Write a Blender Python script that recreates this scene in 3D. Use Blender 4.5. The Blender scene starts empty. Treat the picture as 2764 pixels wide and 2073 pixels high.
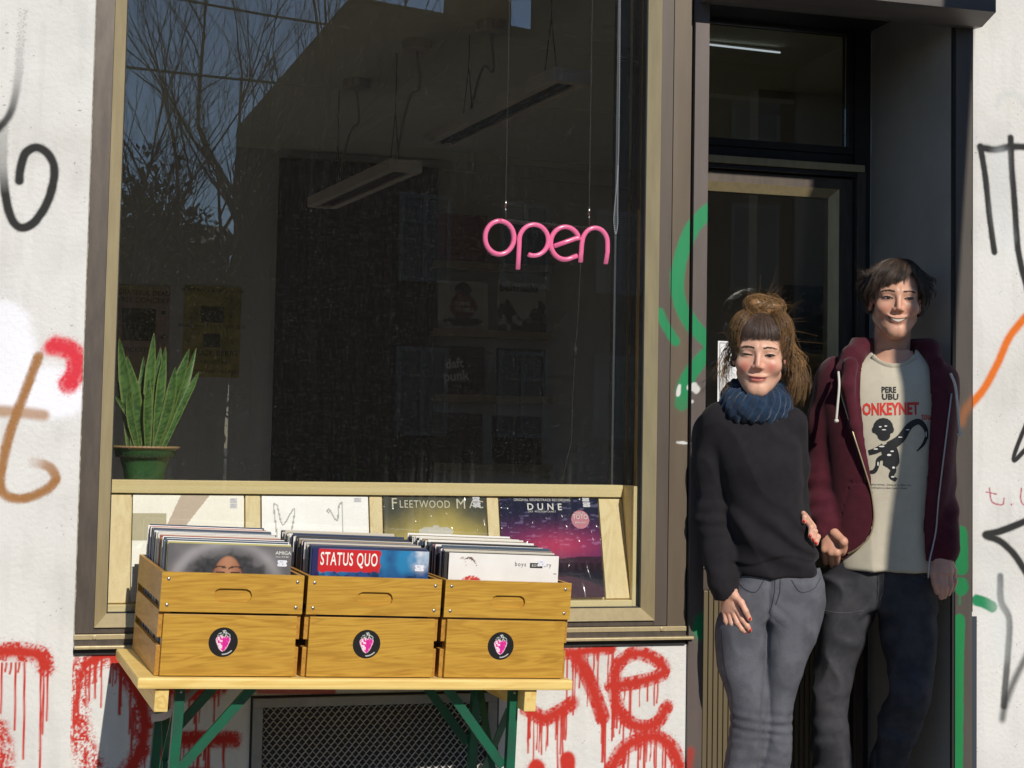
import bpy, bmesh, math, random
import numpy as np
from mathutils import Vector, Matrix, Euler
from mathutils.bvhtree import BVHTree
random.seed(7); np.random.seed(7)
PI = math.pi
scene = bpy.context.scene
COL = scene.collection

# ------------------------------------------------------------------ camera (measured from the photograph's vanishing points)
F, CX, CY = 4300., 1382., 923.                 # focal length and principal point in photo pixels (2764 x 2073)
PSI, TH, RHO = math.radians(15.5), math.atan(264/4300.), math.radians(1.07)
DCAM, ZE = 4.55, 1.38                          # metres from the facade, eye height
fwd = np.array([math.sin(PSI)*math.cos(TH), math.cos(PSI)*math.cos(TH), math.sin(TH)])
_r0 = np.array([math.cos(PSI), -math.sin(PSI), 0.]); _u0 = np.cross(_r0, fwd)
RV = _r0*math.cos(RHO)+_u0*math.sin(RHO); UV = -_r0*math.sin(RHO)+_u0*math.cos(RHO)
CAM = np.array([0., -DCAM, ZE])
cd = bpy.data.cameras.new('camera'); cam = bpy.data.objects.new('camera', cd); COL.objects.link(cam)
cd.sensor_width = 36; cd.lens = F/2764*36; cd.shift_x = 0; cd.shift_y = -(1036.5-CY)/2764
cd.clip_start = .05; cd.clip_end = 600
cam.matrix_world = Matrix(((RV[0], UV[0], -fwd[0], CAM[0]), (RV[1], UV[1], -fwd[1], CAM[1]), (RV[2], UV[2], -fwd[2], CAM[2]), (0, 0, 0, 1)))
scene.camera = cam

def ray(x, y): return fwd+RV*(x-CX)/F-UV*(y-CY)/F
def atY(x, y, Y=0.):
    d = ray(x, y); return CAM+d*(Y-CAM[1])/d[1]
def xz(x, y, Y=0.):
    p = atY(x, y, Y); return p[0], p[2]
def proj(p):
    v = np.array(p)-CAM; z = v@fwd; return CX+F*(v@RV)/z, CY-F*(v@UV)/z

# ------------------------------------------------------------------ world, sun, exposure
SUN = np.array([.15, -1., .64]); SUN /= np.linalg.norm(SUN)
world = bpy.data.worlds.new('World'); scene.world = world; world.use_nodes = True
wn = world.node_tree.nodes; wl = world.node_tree.links; wn.clear()
sky = wn.new('ShaderNodeTexSky'); sky.sky_type = 'NISHITA'; sky.sun_disc = False
sky.sun_elevation = math.asin(SUN[2]); sky.sun_rotation = math.atan2(SUN[0], SUN[1]); sky.air_density = 1.0; sky.dust_density = .05; sky.ozone_density = 4.0
bg = wn.new('ShaderNodeBackground'); bg.inputs['Strength'].default_value = .092
wo = wn.new('ShaderNodeOutputWorld'); wl.new(sky.outputs[0], bg.inputs[0]); wl.new(bg.outputs[0], wo.inputs[0])
sd = bpy.data.lights.new('sun', 'SUN'); sd.energy = 4.0; sd.angle = math.radians(.53); sd.color = (1, .94, .84)
so = bpy.data.objects.new('sun', sd); COL.objects.link(so); so.location = (3, -20, 15)
so.rotation_euler = Vector(SUN).to_track_quat('Z', 'Y').to_euler()
vs = scene.view_settings; vs.view_transform = 'Standard'; vs.look = 'None'; vs.gamma = 1; vs.use_curve_mapping = False; vs.exposure = 0.0
scene.cycles.max_bounces = 6; scene.cycles.glossy_bounces = 3; scene.cycles.diffuse_bounces = 4; scene.cycles.transparent_max_bounces = 10; scene.cycles.use_adaptive_sampling = True; scene.cycles.adaptive_threshold = .02; scene.cycles.caustics_reflective = False; scene.cycles.caustics_refractive = False
scene.cycles.use_denoising = True; scene.cycles.sample_clamp_indirect = 6

# ------------------------------------------------------------------ helpers: geometry
def srgb(r, g, b):
    f = lambda c: c/12.92 if c <= .04045 else ((c+.055)/1.055)**2.4
    return (f(r/255), f(g/255), f(b/255))

class MB:
    """collects geometry in world space"""
    def __init__(s): s.v = []; s.f = []; s.n = 0
    def add(s, v, f):
        o = s.n; s.v.append(np.asarray(v, dtype=float).reshape(-1, 3)); s.f += [[i+o for i in q] for q in f]; s.n += len(s.v[-1]); return s
    def box(s, x0, x1, y0, y1, z0, z1, bev=0, T=None):
        bm = bmesh.new(); bmesh.ops.create_cube(bm, size=1)
        for v in bm.verts: v.co = ((x0+x1)/2+v.co.x*(x1-x0), (y0+y1)/2+v.co.y*(y1-y0), (z0+z1)/2+v.co.z*(z1-z0))
        if bev: bmesh.ops.bevel(bm, geom=bm.edges[:], offset=bev, segments=2, affect='EDGES', profile=.6)
        bm.verts.index_update()
        vv = np.array([v.co[:] for v in bm.verts]); ff = [[v.index for v in f.verts] for f in bm.faces]; bm.free()
        if T is not None: vv = T(vv)
        return s.add(vv, ff)
    def tube(s, pts, r, n=6, cap=True, squash=None):
        pts = np.asarray(pts, float); m = len(pts); r = np.broadcast_to(np.asarray(r, float), (m,))
        t = np.gradient(pts, axis=0); t /= np.linalg.norm(t, axis=1, keepdims=True)+1e-12
        up = np.array([0, 0, 1.]) if abs(t[0][2]) < .9 else np.array([0, 1., 0])
        N = np.zeros_like(pts); a = up
        for i in range(m):
            a = a-t[i]*(a@t[i]); a = a/(np.linalg.norm(a)+1e-12); N[i] = a
        B = np.cross(t, N); an = np.arange(n)*2*PI/n
        v = pts[:, None, :]+r[:, None, None]*(np.cos(an)[None, :, None]*N[:, None, :]+np.sin(an)[None, :, None]*B[:, None, :]*(squash or 1))
        f = []
        for i in range(m-1):
            for k in range(n): f.append([i*n+k, i*n+(k+1) % n, (i+1)*n+(k+1) % n, (i+1)*n+k])
        if cap: f.append(list(range(n))[::-1]); f.append([(m-1)*n+k for k in range(n)])
        return s.add(v.reshape(-1, 3), f)
    def prism(s, poly, fn, h0, h1):
        """poly: 2d points; fn(u, v, h) -> xyz"""
        n = len(poly); v = [fn(u, w, h0) for u, w in poly]+[fn(u, w, h1) for u, w in poly]
        f = [list(range(n))[::-1], [n+i for i in range(n)]]+[[i, (i+1) % n, n+(i+1) % n, n+i] for i in range(n)]
        return s.add(v, f)
    def lathe(s, prof, c, n=32, flute=0, axis='z'):
        an = np.arange(n)*2*PI/n; v = []; f = []
        for r, z in prof:
            rr = r*(1+flute*np.where(np.arange(n) % 2 == 0, 1, -1))
            v.append(np.stack([c[0]+rr*np.cos(an), c[1]+rr*np.sin(an), np.full(n, c[2]+z)], 1))
        for i in range(len(prof)-1):
            for k in range(n): f.append([i*n+k, i*n+(k+1) % n, (i+1)*n+(k+1) % n, (i+1)*n+k])
        f.append(list(range(n))[::-1]); f.append([(len(prof)-1)*n+k for k in range(n)])
        return s.add(np.concatenate(v), f)
    def sphere(s, c, r, n=10, m=7):
        prof = [(max(1e-4, math.sin(PI*i/m)), -math.cos(PI*i/m)) for i in range(m+1)]
        q = MB().lathe(prof, (0, 0, 0), n); vv = np.concatenate(q.v)*np.asarray(r, float)+np.asarray(c, float)
        return s.add(vv, q.f)
    def arr(s): return np.concatenate(s.v) if s.v else np.zeros((0, 3))

BASE = {}
def mesh_from(name, v, f, smooth=False):
    me = bpy.data.meshes.new(name); me.from_pydata([tuple(x) for x in v], [], f); me.update()
    if smooth: me.polygons.foreach_set('use_smooth', [True]*len(me.polygons))
    return me
def setcol(me, col, name='Col'):
    a = me.color_attributes.new(name, 'FLOAT_COLOR', 'POINT')
    c = np.ones((len(me.vertices), 4), dtype=np.float32); c[:, :3] = col
    a.data.foreach_set('color', c.ravel())
def obj(name, mb, mat, parent=None, smooth=False, label=None, cat=None, group=None, kind=None, col=None, base=None):
    v, f = (mb.arr(), mb.f) if isinstance(mb, MB) else mb
    b = BASE[parent.name] if parent else np.asarray(base if base is not None else (0, 0, 0), float)
    me = mesh_from(name, np.asarray(v)-b, f, smooth)
    if col is not None: setcol(me, col)
    me.materials.append(mat)
    o = bpy.data.objects.new(name, me); COL.objects.link(o)
    if parent: o.parent = parent
    else: o.location = tuple(b)
    BASE[o.name] = b
    return tag(o, label, cat, group, kind)
def tag(o, label=None, cat=None, group=None, kind=None):
    if label: o['label'] = label
    if cat: o['category'] = cat
    if group: o['group'] = group
    if kind: o['kind'] = kind
    return o
def thing(name, loc, label, cat, group=None, rotz=0):
    o = bpy.data.objects.new(name, None); COL.objects.link(o); o.location = tuple(loc); o.rotation_euler = (0, 0, rotz); o.empty_display_size = .1
    BASE[o.name] = np.asarray(loc, float) if rotz == 0 else np.zeros(3)
    return tag(o, label, cat, group)
def autosmooth(o, ang=40):
    me = o.data; me.polygons.foreach_set('use_smooth', [True]*len(me.polygons))
    bm = bmesh.new(); bm.from_mesh(me)
    for e in bm.edges:
        if len(e.link_faces) == 2 and e.calc_face_angle(0) > math.radians(ang): e.smooth = False
    bm.to_mesh(me); bm.free(); return o
def spline(pts, n=8):
    pts = np.asarray(pts, float); P = np.vstack([2*pts[0]-pts[1], pts, 2*pts[-1]-pts[-2]]); out = []
    for i in range(1, len(P)-2):
        for t in np.arange(n)/n:
            a, b, c, d = P[i-1], P[i], P[i+1], P[i+2]
            out.append(.5*((2*b)+(-a+c)*t+(2*a-5*b+4*c-d)*t*t+(-a+3*b-3*c+d)*t**3))
    out.append(pts[-1]); return np.array(out)
def text_geo(s, size, fn, sx=1., align='LEFT', spacing=1., offset=0., res=3):
    cu = bpy.data.curves.new('txt', 'FONT'); cu.body = s; cu.size = size; cu.align_x = align; cu.resolution_u = res; cu.space_character = spacing; cu.offset = offset; cu.fill_mode = 'FRONT'
    ob = bpy.data.objects.new('txt', cu); COL.objects.link(ob)
    dg = bpy.context.evaluated_depsgraph_get(); me = bpy.data.meshes.new_from_object(ob.evaluated_get(dg))
    v = np.array([p.co[:] for p in me.vertices]).reshape(-1, 3); f = [list(p.vertices) for p in me.polygons]
    bpy.data.objects.remove(ob); bpy.data.curves.remove(cu); bpy.data.meshes.remove(me)
    return np.array([fn(a*sx, b) for a, b, _ in v]).reshape(-1, 3), f

# value noise in numpy
_L = np.random.RandomState(3).rand(32, 32, 32).astype(np.float32)
def vnoise(x, y, z):
    xi = np.floor(x).astype(np.int32); yi = np.floor(y).astype(np.int32); zi = np.floor(z).astype(np.int32)
    fx, fy, fz = x-xi, y-yi, z-zi; fx = fx*fx*(3-2*fx); fy = fy*fy*(3-2*fy); fz = fz*fz*(3-2*fz)
    r = 0
    for a in (0, 1):
        for b in (0, 1):
            for c in (0, 1):
                r = r+_L[(xi+a) & 31, (yi+b) & 31, (zi+c) & 31]*(fx if a else 1-fx)*(fy if b else 1-fy)*(fz if c else 1-fz)
    return r
def n2(u, v, s=1., seed=0): return vnoise(np.asarray(u)*s+seed*7.3, np.asarray(v)*s+seed*3.1, np.zeros_like(np.asarray(u, dtype=float))+seed*1.7)
def fbm(u, v, s=1., seed=0, o=4): return sum(n2(u, v, s*2**i, seed+i)*.5**i for i in range(o))/sum(.5**i for i in range(o))
def sstep(a, b, x):
    t = np.clip((x-a)/(b-a), 0, 1); return t*t*(3-2*t)

# ------------------------------------------------------------------ helpers: materials
def mat(name, col, rough=.6, metal=0., col2=None, nscale=6., stretch=(1, 1, 1), bump=0., bscale=60., spec=.5, attr=None, coat=0., sss=0., sheen=0., emit=None, estr=0., mixrange=(.35, .65), detail=4., rvar=0., bstretch=None):
    m = bpy.data.materials.new(name); m.use_nodes = True; nt = m.node_tree; N, L = nt.nodes, nt.links
    p = N['Principled BSDF']; p.inputs['Roughness'].default_value = rough; p.inputs['Metallic'].default_value = metal
    p.inputs['Specular IOR Level'].default_value = spec; p.inputs['Coat Weight'].default_value = coat; p.inputs['Coat Roughness'].default_value = .15
    p.inputs['Sheen Weight'].default_value = sheen
    if sss: p.inputs['Subsurface Weight'].default_value = sss; p.inputs['Subsurface Radius'].default_value = (.01, .004, .002); p.inputs['Subsurface Scale'].default_value = .6
    tc = N.new('ShaderNodeTexCoord'); mp = N.new('ShaderNodeMapping'); mp.inputs['Scale'].default_value = stretch; L.new(tc.outputs['Object'], mp.inputs[0])
    src = None
    if attr:
        a = N.new('ShaderNodeVertexColor'); a.layer_name = attr; src = a.outputs[0]
    if col2 is not None:
        nz = N.new('ShaderNodeTexNoise'); nz.inputs['Scale'].default_value = nscale; nz.inputs['Detail'].default_value = detail; nz.inputs['Roughness'].default_value = .6
        L.new(mp.outputs[0], nz.inputs['Vector'])
        mr = N.new('ShaderNodeMapRange'); mr.inputs[1].default_value = mixrange[0]; mr.inputs[2].default_value = mixrange[1]; L.new(nz.outputs[0], mr.inputs[0])
        mx = N.new('ShaderNodeMix'); mx.data_type = 'RGBA'; L.new(mr.outputs[0], mx.inputs[0])
        if attr:
            mx.blend_type = 'MULTIPLY'; L.new(src, mx.inputs[6]); mx.inputs[7].default_value = (*col2, 1)
        else:
            mx.inputs[6].default_value = (*col, 1); mx.inputs[7].default_value = (*col2, 1)
        src = mx.outputs[2]
        if rvar:
            m2 = N.new('ShaderNodeMapRange'); m2.inputs[3].default_value = rough-rvar; m2.inputs[4].default_value = rough+rvar; L.new(nz.outputs[0], m2.inputs[0]); L.new(m2.outputs[0], p.inputs['Roughness'])
    if src is not None: L.new(src, p.inputs['Base Color'])
    else: p.inputs['Base Color'].default_value = (*col, 1)
    if bump:
        mpb = N.new('ShaderNodeMapping'); mpb.inputs['Scale'].default_value = bstretch or stretch; L.new(tc.outputs['Object'], mpb.inputs[0])
        nb = N.new('ShaderNodeTexNoise'); nb.inputs['Scale'].default_value = bscale; nb.inputs['Detail'].default_value = 5; L.new(mpb.outputs[0], nb.inputs['Vector'])
        bp = N.new('ShaderNodeBump'); bp.inputs['Strength'].default_value = bump; bp.inputs['Distance'].default_value = .004; L.new(nb.outputs[0], bp.inputs['Height']); L.new(bp.outputs[0], p.inputs['Normal'])
    if emit is not None: p.inputs['Emission Color'].default_value = (*emit, 1); p.inputs['Emission Strength'].default_value = estr
    return m
def wood(name, c1, c2, c3, axis=0, rough=.45, coat=.0, ring=9., spec=.4, dark=.25, contrast=.7):
    """grain runs along world axis 0 = x, 1 = y, 2 = z; each board gets its own cut through the random of its object"""
    m = bpy.data.materials.new(name); m.use_nodes = True; nt = m.node_tree; N, L = nt.nodes, nt.links
    p = N['Principled BSDF']; p.inputs['Roughness'].default_value = rough; p.inputs['Coat Weight'].default_value = coat; p.inputs['Specular IOR Level'].default_value = spec
    tc = N.new('ShaderNodeTexCoord'); oi = N.new('ShaderNodeObjectInfo')
    cx = N.new('ShaderNodeCombineXYZ'); mul = N.new('ShaderNodeMath'); mul.operation = 'MULTIPLY'; mul.inputs[1].default_value = 37.; L.new(oi.outputs['Random'], mul.inputs[0])
    for i in range(3): L.new(mul.outputs[0], cx.inputs[i])
    ad = N.new('ShaderNodeVectorMath'); ad.operation = 'ADD'; L.new(tc.outputs['Object'], ad.inputs[0]); L.new(cx.outputs[0], ad.inputs[1])
    mp = N.new('ShaderNodeMapping'); sc = [ring]*3; sc[axis] = .22; mp.inputs['Scale'].default_value = sc; L.new(ad.outputs[0], mp.inputs[0])
    n1 = N.new('ShaderNodeTexNoise'); n1.inputs['Scale'].default_value = 1.6; n1.inputs['Detail'].default_value = 2; n1.inputs['Distortion'].default_value = .4; L.new(mp.outputs[0], n1.inputs['Vector'])
    wv = N.new('ShaderNodeMath'); wv.operation = 'MULTIPLY'; wv.inputs[1].default_value = 42.; L.new(n1.outputs[0], wv.inputs[0])
    sn = N.new('ShaderNodeMath'); sn.operation = 'SINE'; L.new(wv.outputs[0], sn.inputs[0])
    mr = N.new('ShaderNodeMapRange'); mr.inputs[1].default_value = -1; mr.inputs[2].default_value = 1; L.new(sn.outputs[0], mr.inputs[0])
    mp2 = N.new('ShaderNodeMapping'); s2 = [160.]*3; s2[axis] = 4.; mp2.inputs['Scale'].default_value = s2; L.new(ad.outputs[0], mp2.inputs[0])
    n2_ = N.new('ShaderNodeTexNoise'); n2_.inputs['Scale'].default_value = 1.; n2_.inputs['Detail'].default_value = 3; L.new(mp2.outputs[0], n2_.inputs['Vector'])
    n3 = N.new('ShaderNodeTexNoise'); n3.inputs['Scale'].default_value = .9; n3.inputs['Detail'].default_value = 2; L.new(mp.outputs[0], n3.inputs['Vector'])
    m1 = N.new('ShaderNodeMix'); m1.data_type = 'RGBA'; m1.inputs[6].default_value = (*c1, 1); m1.inputs[7].default_value = (*c2, 1)
    pw = N.new('ShaderNodeMath'); pw.operation = 'POWER'; pw.inputs[1].default_value = 2.2; L.new(mr.outputs[0], pw.inputs[0]); pm = N.new('ShaderNodeMath'); pm.operation = 'MULTIPLY'; pm.inputs[1].default_value = contrast; L.new(pw.outputs[0], pm.inputs[0]); L.new(pm.outputs[0], m1.inputs[0])
    m2 = N.new('ShaderNodeMix'); m2.data_type = 'RGBA'; L.new(m1.outputs[2], m2.inputs[6]); m2.inputs[7].default_value = (*c3, 1)
    r2 = N.new('ShaderNodeMapRange'); r2.inputs[1].default_value = .45; r2.inputs[2].default_value = .8; r2.inputs[4].default_value = .75; L.new(n3.outputs[0], r2.inputs[0]); L.new(r2.outputs[0], m2.inputs[0])
    m3 = N.new('ShaderNodeMix'); m3.data_type = 'RGBA'; m3.blend_type = 'MULTIPLY'; r3 = N.new('ShaderNodeMapRange'); r3.inputs[1].default_value = .4; r3.inputs[2].default_value = .75; r3.inputs[4].default_value = dark*2; L.new(n2_.outputs[0], r3.inputs[0]); L.new(r3.outputs[0], m3.inputs[0])
    L.new(m2.outputs[2], m3.inputs[6]); m3.inputs[7].default_value = (.72, .62, .5, 1); L.new(m3.outputs[2], p.inputs['Base Color'])
    bp = N.new('ShaderNodeBump'); bp.inputs['Strength'].default_value = .12; bp.inputs['Distance'].default_value = .002; L.new(n2_.outputs[0], bp.inputs['Height']); L.new(bp.outputs[0], p.inputs['Normal'])
    return m
def glass_mat(name, tint=(.985, .99, .985), dirt=.0, ior=1.5, rmul=2.0):
    m = bpy.data.materials.new(name); m.use_nodes = True; nt = m.node_tree; N, L = nt.nodes, nt.links; N.remove(N['Principled BSDF'])
    tr = N.new('ShaderNodeBsdfTransparent'); tr.inputs[0].default_value = (*tint, 1)
    gl = N.new('ShaderNodeBsdfGlossy'); gl.inputs['Roughness'].default_value = .0; gl.inputs[0].default_value = (.97, .98, 1, 1)
    fr = N.new('ShaderNodeFresnel'); fr.inputs[0].default_value = ior
    ge = N.new('ShaderNodeNewGeometry')
    mu = N.new('ShaderNodeMath'); mu.operation = 'MULTIPLY'; mu.inputs[1].default_value = rmul; mu.use_clamp = True; L.new(fr.outputs[0], mu.inputs[0])
    mx = N.new('ShaderNodeMixShader'); L.new(mu.outputs[0], mx.inputs[0]); L.new(tr.outputs[0], mx.inputs[1]); L.new(gl.outputs[0], mx.inputs[2])
    out = mx.outputs[0]
    if dirt:
        tc = N.new('ShaderNodeTexCoord')
        df = N.new('ShaderNodeBsdfDiffuse'); df.inputs[0].default_value = (.7, .68, .62, 1)
        # fine dust specks
        nz = N.new('ShaderNodeTexNoise'); nz.inputs['Scale'].default_value = 330; nz.inputs['Detail'].default_value = 1; L.new(tc.outputs['Object'], nz.inputs['Vector'])
        r1 = N.new('ShaderNodeMapRange'); r1.inputs[1].default_value = .70; r1.inputs[2].default_value = .80; r1.inputs[4].default_value = .30; L.new(nz.outputs[0], r1.inputs[0])
        # wiping streaks running down
        mp = N.new('ShaderNodeMapping'); mp.inputs['Scale'].default_value = (55, 55, 2.2); L.new(tc.outputs['Object'], mp.inputs[0])
        n3 = N.new('ShaderNodeTexNoise'); n3.inputs['Scale'].default_value = 1; n3.inputs['Detail'].default_value = 4; L.new(mp.outputs[0], n3.inputs['Vector'])
        r3 = N.new('ShaderNodeMapRange'); r3.inputs[1].default_value = .5; r3.inputs[2].default_value = .8; r3.inputs[4].default_value = .016; L.new(n3.outputs[0], r3.inputs[0])
        n4 = N.new('ShaderNodeTexNoise'); n4.inputs['Scale'].default_value = 2.2; n4.inputs['Detail'].default_value = 3; L.new(tc.outputs['Object'], n4.inputs['Vector'])
        r4 = N.new('ShaderNodeMapRange'); r4.inputs[1].default_value = .42; r4.inputs[2].default_value = .7; L.new(n4.outputs[0], r4.inputs[0])
        m1 = N.new('ShaderNodeMath'); m1.operation = 'MULTIPLY'; L.new(r3.outputs[0], m1.inputs[0]); L.new(r4.outputs[0], m1.inputs[1])
        sx_ = N.new('ShaderNodeSeparateXYZ'); L.new(ge.outputs['Position'], sx_.inputs[0])   # rain-run grime above the sill
        rz = N.new('ShaderNodeMapRange'); rz.interpolation_type = 'SMOOTHSTEP'; rz.inputs[1].default_value = 1.38; rz.inputs[2].default_value = 1.0; rz.inputs[4].default_value = 8.; L.new(sx_.outputs['Z'], rz.inputs[0])
        n5 = N.new('ShaderNodeTexNoise'); n5.inputs['Scale'].default_value = 1.7; n5.inputs['Detail'].default_value = 3; L.new(tc.outputs['Object'], n5.inputs['Vector'])
        r5 = N.new('ShaderNodeMapRange'); r5.inputs[1].default_value = .45; r5.inputs[2].default_value = .62; L.new(n5.outputs[0], r5.inputs[0])
        mz = N.new('ShaderNodeMath'); mz.operation = 'MULTIPLY'; L.new(rz.outputs[0], mz.inputs[0]); L.new(r5.outputs[0], mz.inputs[1])
        ma = N.new('ShaderNodeMath'); ma.operation = 'ADD'; ma.inputs[1].default_value = .22; L.new(mz.outputs[0], ma.inputs[0])
        mb = N.new('ShaderNodeMath'); mb.operation = 'MULTIPLY'; L.new(r3.outputs[0], mb.inputs[0]); L.new(ma.outputs[0], mb.inputs[1])
        mc = N.new('ShaderNodeMath'); mc.operation = 'MULTIPLY'; L.new(mb.outputs[0], mc.inputs[0]); mm_ = N.new('ShaderNodeMath'); mm_.operation = 'MAXIMUM'; L.new(r4.outputs[0], mm_.inputs[0]); L.new(r5.outputs[0], mm_.inputs[1]); L.new(mm_.outputs[0], mc.inputs[1])
        m2 = N.new('ShaderNodeMath'); m2.operation = 'MAXIMUM'; L.new(mc.outputs[0], m2.inputs[0]); L.new(r1.outputs[0], m2.inputs[1])
        m3 = N.new('ShaderNodeMath'); m3.operation = 'MULTIPLY_ADD'; m3.inputs[1].default_value = dirt; m3.inputs[2].default_value = .004*dirt; L.new(m2.outputs[0], m3.inputs[0])
        mm = N.new('ShaderNodeMixShader'); L.new(m3.outputs[0], mm.inputs[0]); L.new(out, mm.inputs[1]); L.new(df.outputs[0], mm.inputs[2]); out = mm.outputs[0]
    L.new(out, N['Material Output'].inputs['Surface'])
    return m

def plastic(m):   # thin wrinkled plastic sleeve: a clear coat whose normal is crumpled, so the sun glints only in streaks
    N, L = m.node_tree.nodes, m.node_tree.links; p = N['Principled BSDF']; p.inputs['Coat Weight'].default_value = .02; p.inputs['Coat Roughness'].default_value = .06; p.inputs['Roughness'].default_value = .6
    tc = N.new('ShaderNodeTexCoord'); mp = N.new('ShaderNodeMapping'); mp.inputs['Scale'].default_value = (1, .6, .8); mp.inputs['Rotation'].default_value = (0, .5, 0); L.new(tc.outputs['Object'], mp.inputs[0])
    nz = N.new('ShaderNodeTexNoise'); nz.inputs['Scale'].default_value = 3.5; nz.inputs['Detail'].default_value = 1.5; nz.inputs['Distortion'].default_value = 2.; L.new(mp.outputs[0], nz.inputs['Vector'])
    bp = N.new('ShaderNodeBump'); bp.inputs['Strength'].default_value = 1.; bp.inputs['Distance'].default_value = .05; L.new(nz.outputs[0], bp.inputs['Height']); L.new(bp.outputs[0], p.inputs['Coat Normal'])
M = {}
M['stucco'] = mat('painted_render', (.74, .72, .68), .85, attr='Col', col2=(.92, .91, .89), nscale=3.5, bump=.55, bscale=70, mixrange=(.4, .75))
M['stucco_plain'] = mat('painted_render_plain', (.74, .72, .67), .85, col2=(.66, .64, .60), nscale=2.5, bump=.35, bscale=55)
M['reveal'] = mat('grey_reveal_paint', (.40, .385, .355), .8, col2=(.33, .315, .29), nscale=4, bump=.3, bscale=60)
M['brown'] = mat('bronze_anodised', (.115, .092, .074), .42, metal=.3, col2=(.075, .060, .050), nscale=14, stretch=(3, 3, .6), bump=.04, bscale=90, rvar=.1)
M['brown_paint'] = mat('bronze_anodised_sprayed', (.1, .08, .065), .45, metal=.15, attr='Col', col2=(.86, .85, .84), nscale=7, stretch=(4, 4, .5), bump=.04, bscale=90)
M['gold'] = mat('champagne_anodised', (.48, .39, .22), .40, metal=.25, col2=(.41, .33, .19), nscale=8, stretch=(6, 6, .8), bump=.03, bscale=80, rvar=.08)
M['darkmetal'] = mat('dark_metal', (.018, .017, .016), .5, metal=.2, col2=(.03, .028, .026), nscale=7, rvar=.1)
M['black'] = mat('black_rubber', (.012, .012, .012), .7)
M['glass'] = glass_mat('shop_glass', dirt=1.0)
M['doorglass'] = glass_mat('door_glass', tint=(.9, .92, .9), dirt=.5, rmul=2.)
M['pine_x'] = wood('pine_x', srgb(232, 204, 128), srgb(219, 180, 98), srgb(226, 192, 112), 0, .5, dark=.12)
M['pine_z'] = wood('pine_z', srgb(226, 198, 124), srgb(205, 166, 88), srgb(216, 182, 104), 2, .5, dark=.15)
M['pine_y'] = wood('pine_y', srgb(226, 198, 124), srgb(205, 166, 88), srgb(216, 182, 104), 1, .5, dark=.15)
M['crate_x'] = wood('stained_crate_x', srgb(194, 150, 58), srgb(168, 124, 42), srgb(180, 136, 48), 0, .42, coat=.08, ring=21, dark=.32, contrast=.7)
M['crate_y'] = wood('stained_crate_y', srgb(188, 138, 58), srgb(160, 112, 42), srgb(172, 122, 48), 1, .42, coat=.08, ring=21, dark=.2)
M['rack_x'] = wood('rack_pine_x', (.92, .78, .42), (.82, .64, .30), (.88, .72, .36), 0, .5, dark=.10)
M['rack_z'] = wood('rack_pine_z', (.90, .76, .42), (.78, .60, .28), (.84, .67, .34), 2, .5, dark=.12)
M['green'] = mat('green_enamel', (.005, .105, .052), .38, col2=(.012, .075, .045), nscale=22, bump=.05, bscale=120, rvar=.1)
M['steel'] = mat('dull_steel', (.35, .34, .33), .4, metal=.8)
M['screw'] = mat('screw_steel', (.55, .53, .5), .3, metal=1.)
M['paper'] = mat('white_paper', (.8, .8, .82), .6)
M['cover'] = mat('printed_sleeve', (.5, .5, .5), .38, attr='Col', col2=(.93, .92, .9), nscale=14, spec=.35)
M['cover_gloss'] = mat('printed_sleeve_in_plastic', (.5, .5, .5), .22, attr='Col', spec=.06); plastic(M['cover_gloss'])
M['ink'] = mat('black_ink', (.012, .012, .014), .6)
M['inkw'] = mat('white_ink', (.8, .79, .74), .55)
M['inkg'] = mat('gold_ink', (.62, .58, .42), .5)
M['inkr'] = mat('red_ink', (.62, .035, .02), .7)
M['sticker_white'] = mat('price_label_paper', (.72, .72, .78), .6)
M['neon'] = mat('pink_neon_tube', (.90, .16, .36), .25, emit=(1, .22, .44), estr=.40, coat=.4)
M['clear'] = glass_mat('clear_acrylic', (.96, .96, .96), ior=1.45, rmul=1.)
# ------------------------------------------------------------------ spray paint on walls (pigment in colour attributes)
def grid_front(x0, x1, z0, z1, Y, h=.003):
    nx = max(2, int(round((x1-x0)/h))+1); nz = max(2, int(round((z1-z0)/h))+1)
    gx, gz = np.meshgrid(np.linspace(x0, x1, nx), np.linspace(z0, z1, nz), indexing='ij')
    v = np.stack([gx.ravel(), np.full(nx*nz, Y), gz.ravel()], 1)
    i, j = np.meshgrid(np.arange(nx-1), np.arange(nz-1), indexing='ij'); a = (i*nz+j).ravel()
    f = np.stack([a, a+nz, a+nz+1, a+1], 1).tolist()
    return v, f
def segdist(x, z, pts):
    d = np.full(x.shape, 9.); tt = np.zeros(x.shape)
    for k in range(len(pts)-1):
        a, b = pts[k], pts[k+1]; ab = b-a; L2 = ab@ab+1e-12
        t = np.clip(((x-a[0])*ab[0]+(z-a[1])*ab[1])/L2, 0, 1)
        q = np.hypot(x-a[0]-ab[0]*t, z-a[1]-ab[1]*t); m = q < d; d = np.where(m, q, d); tt = np.where(m, (k+t)/(len(pts)-1), tt)
    return d, tt
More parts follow.
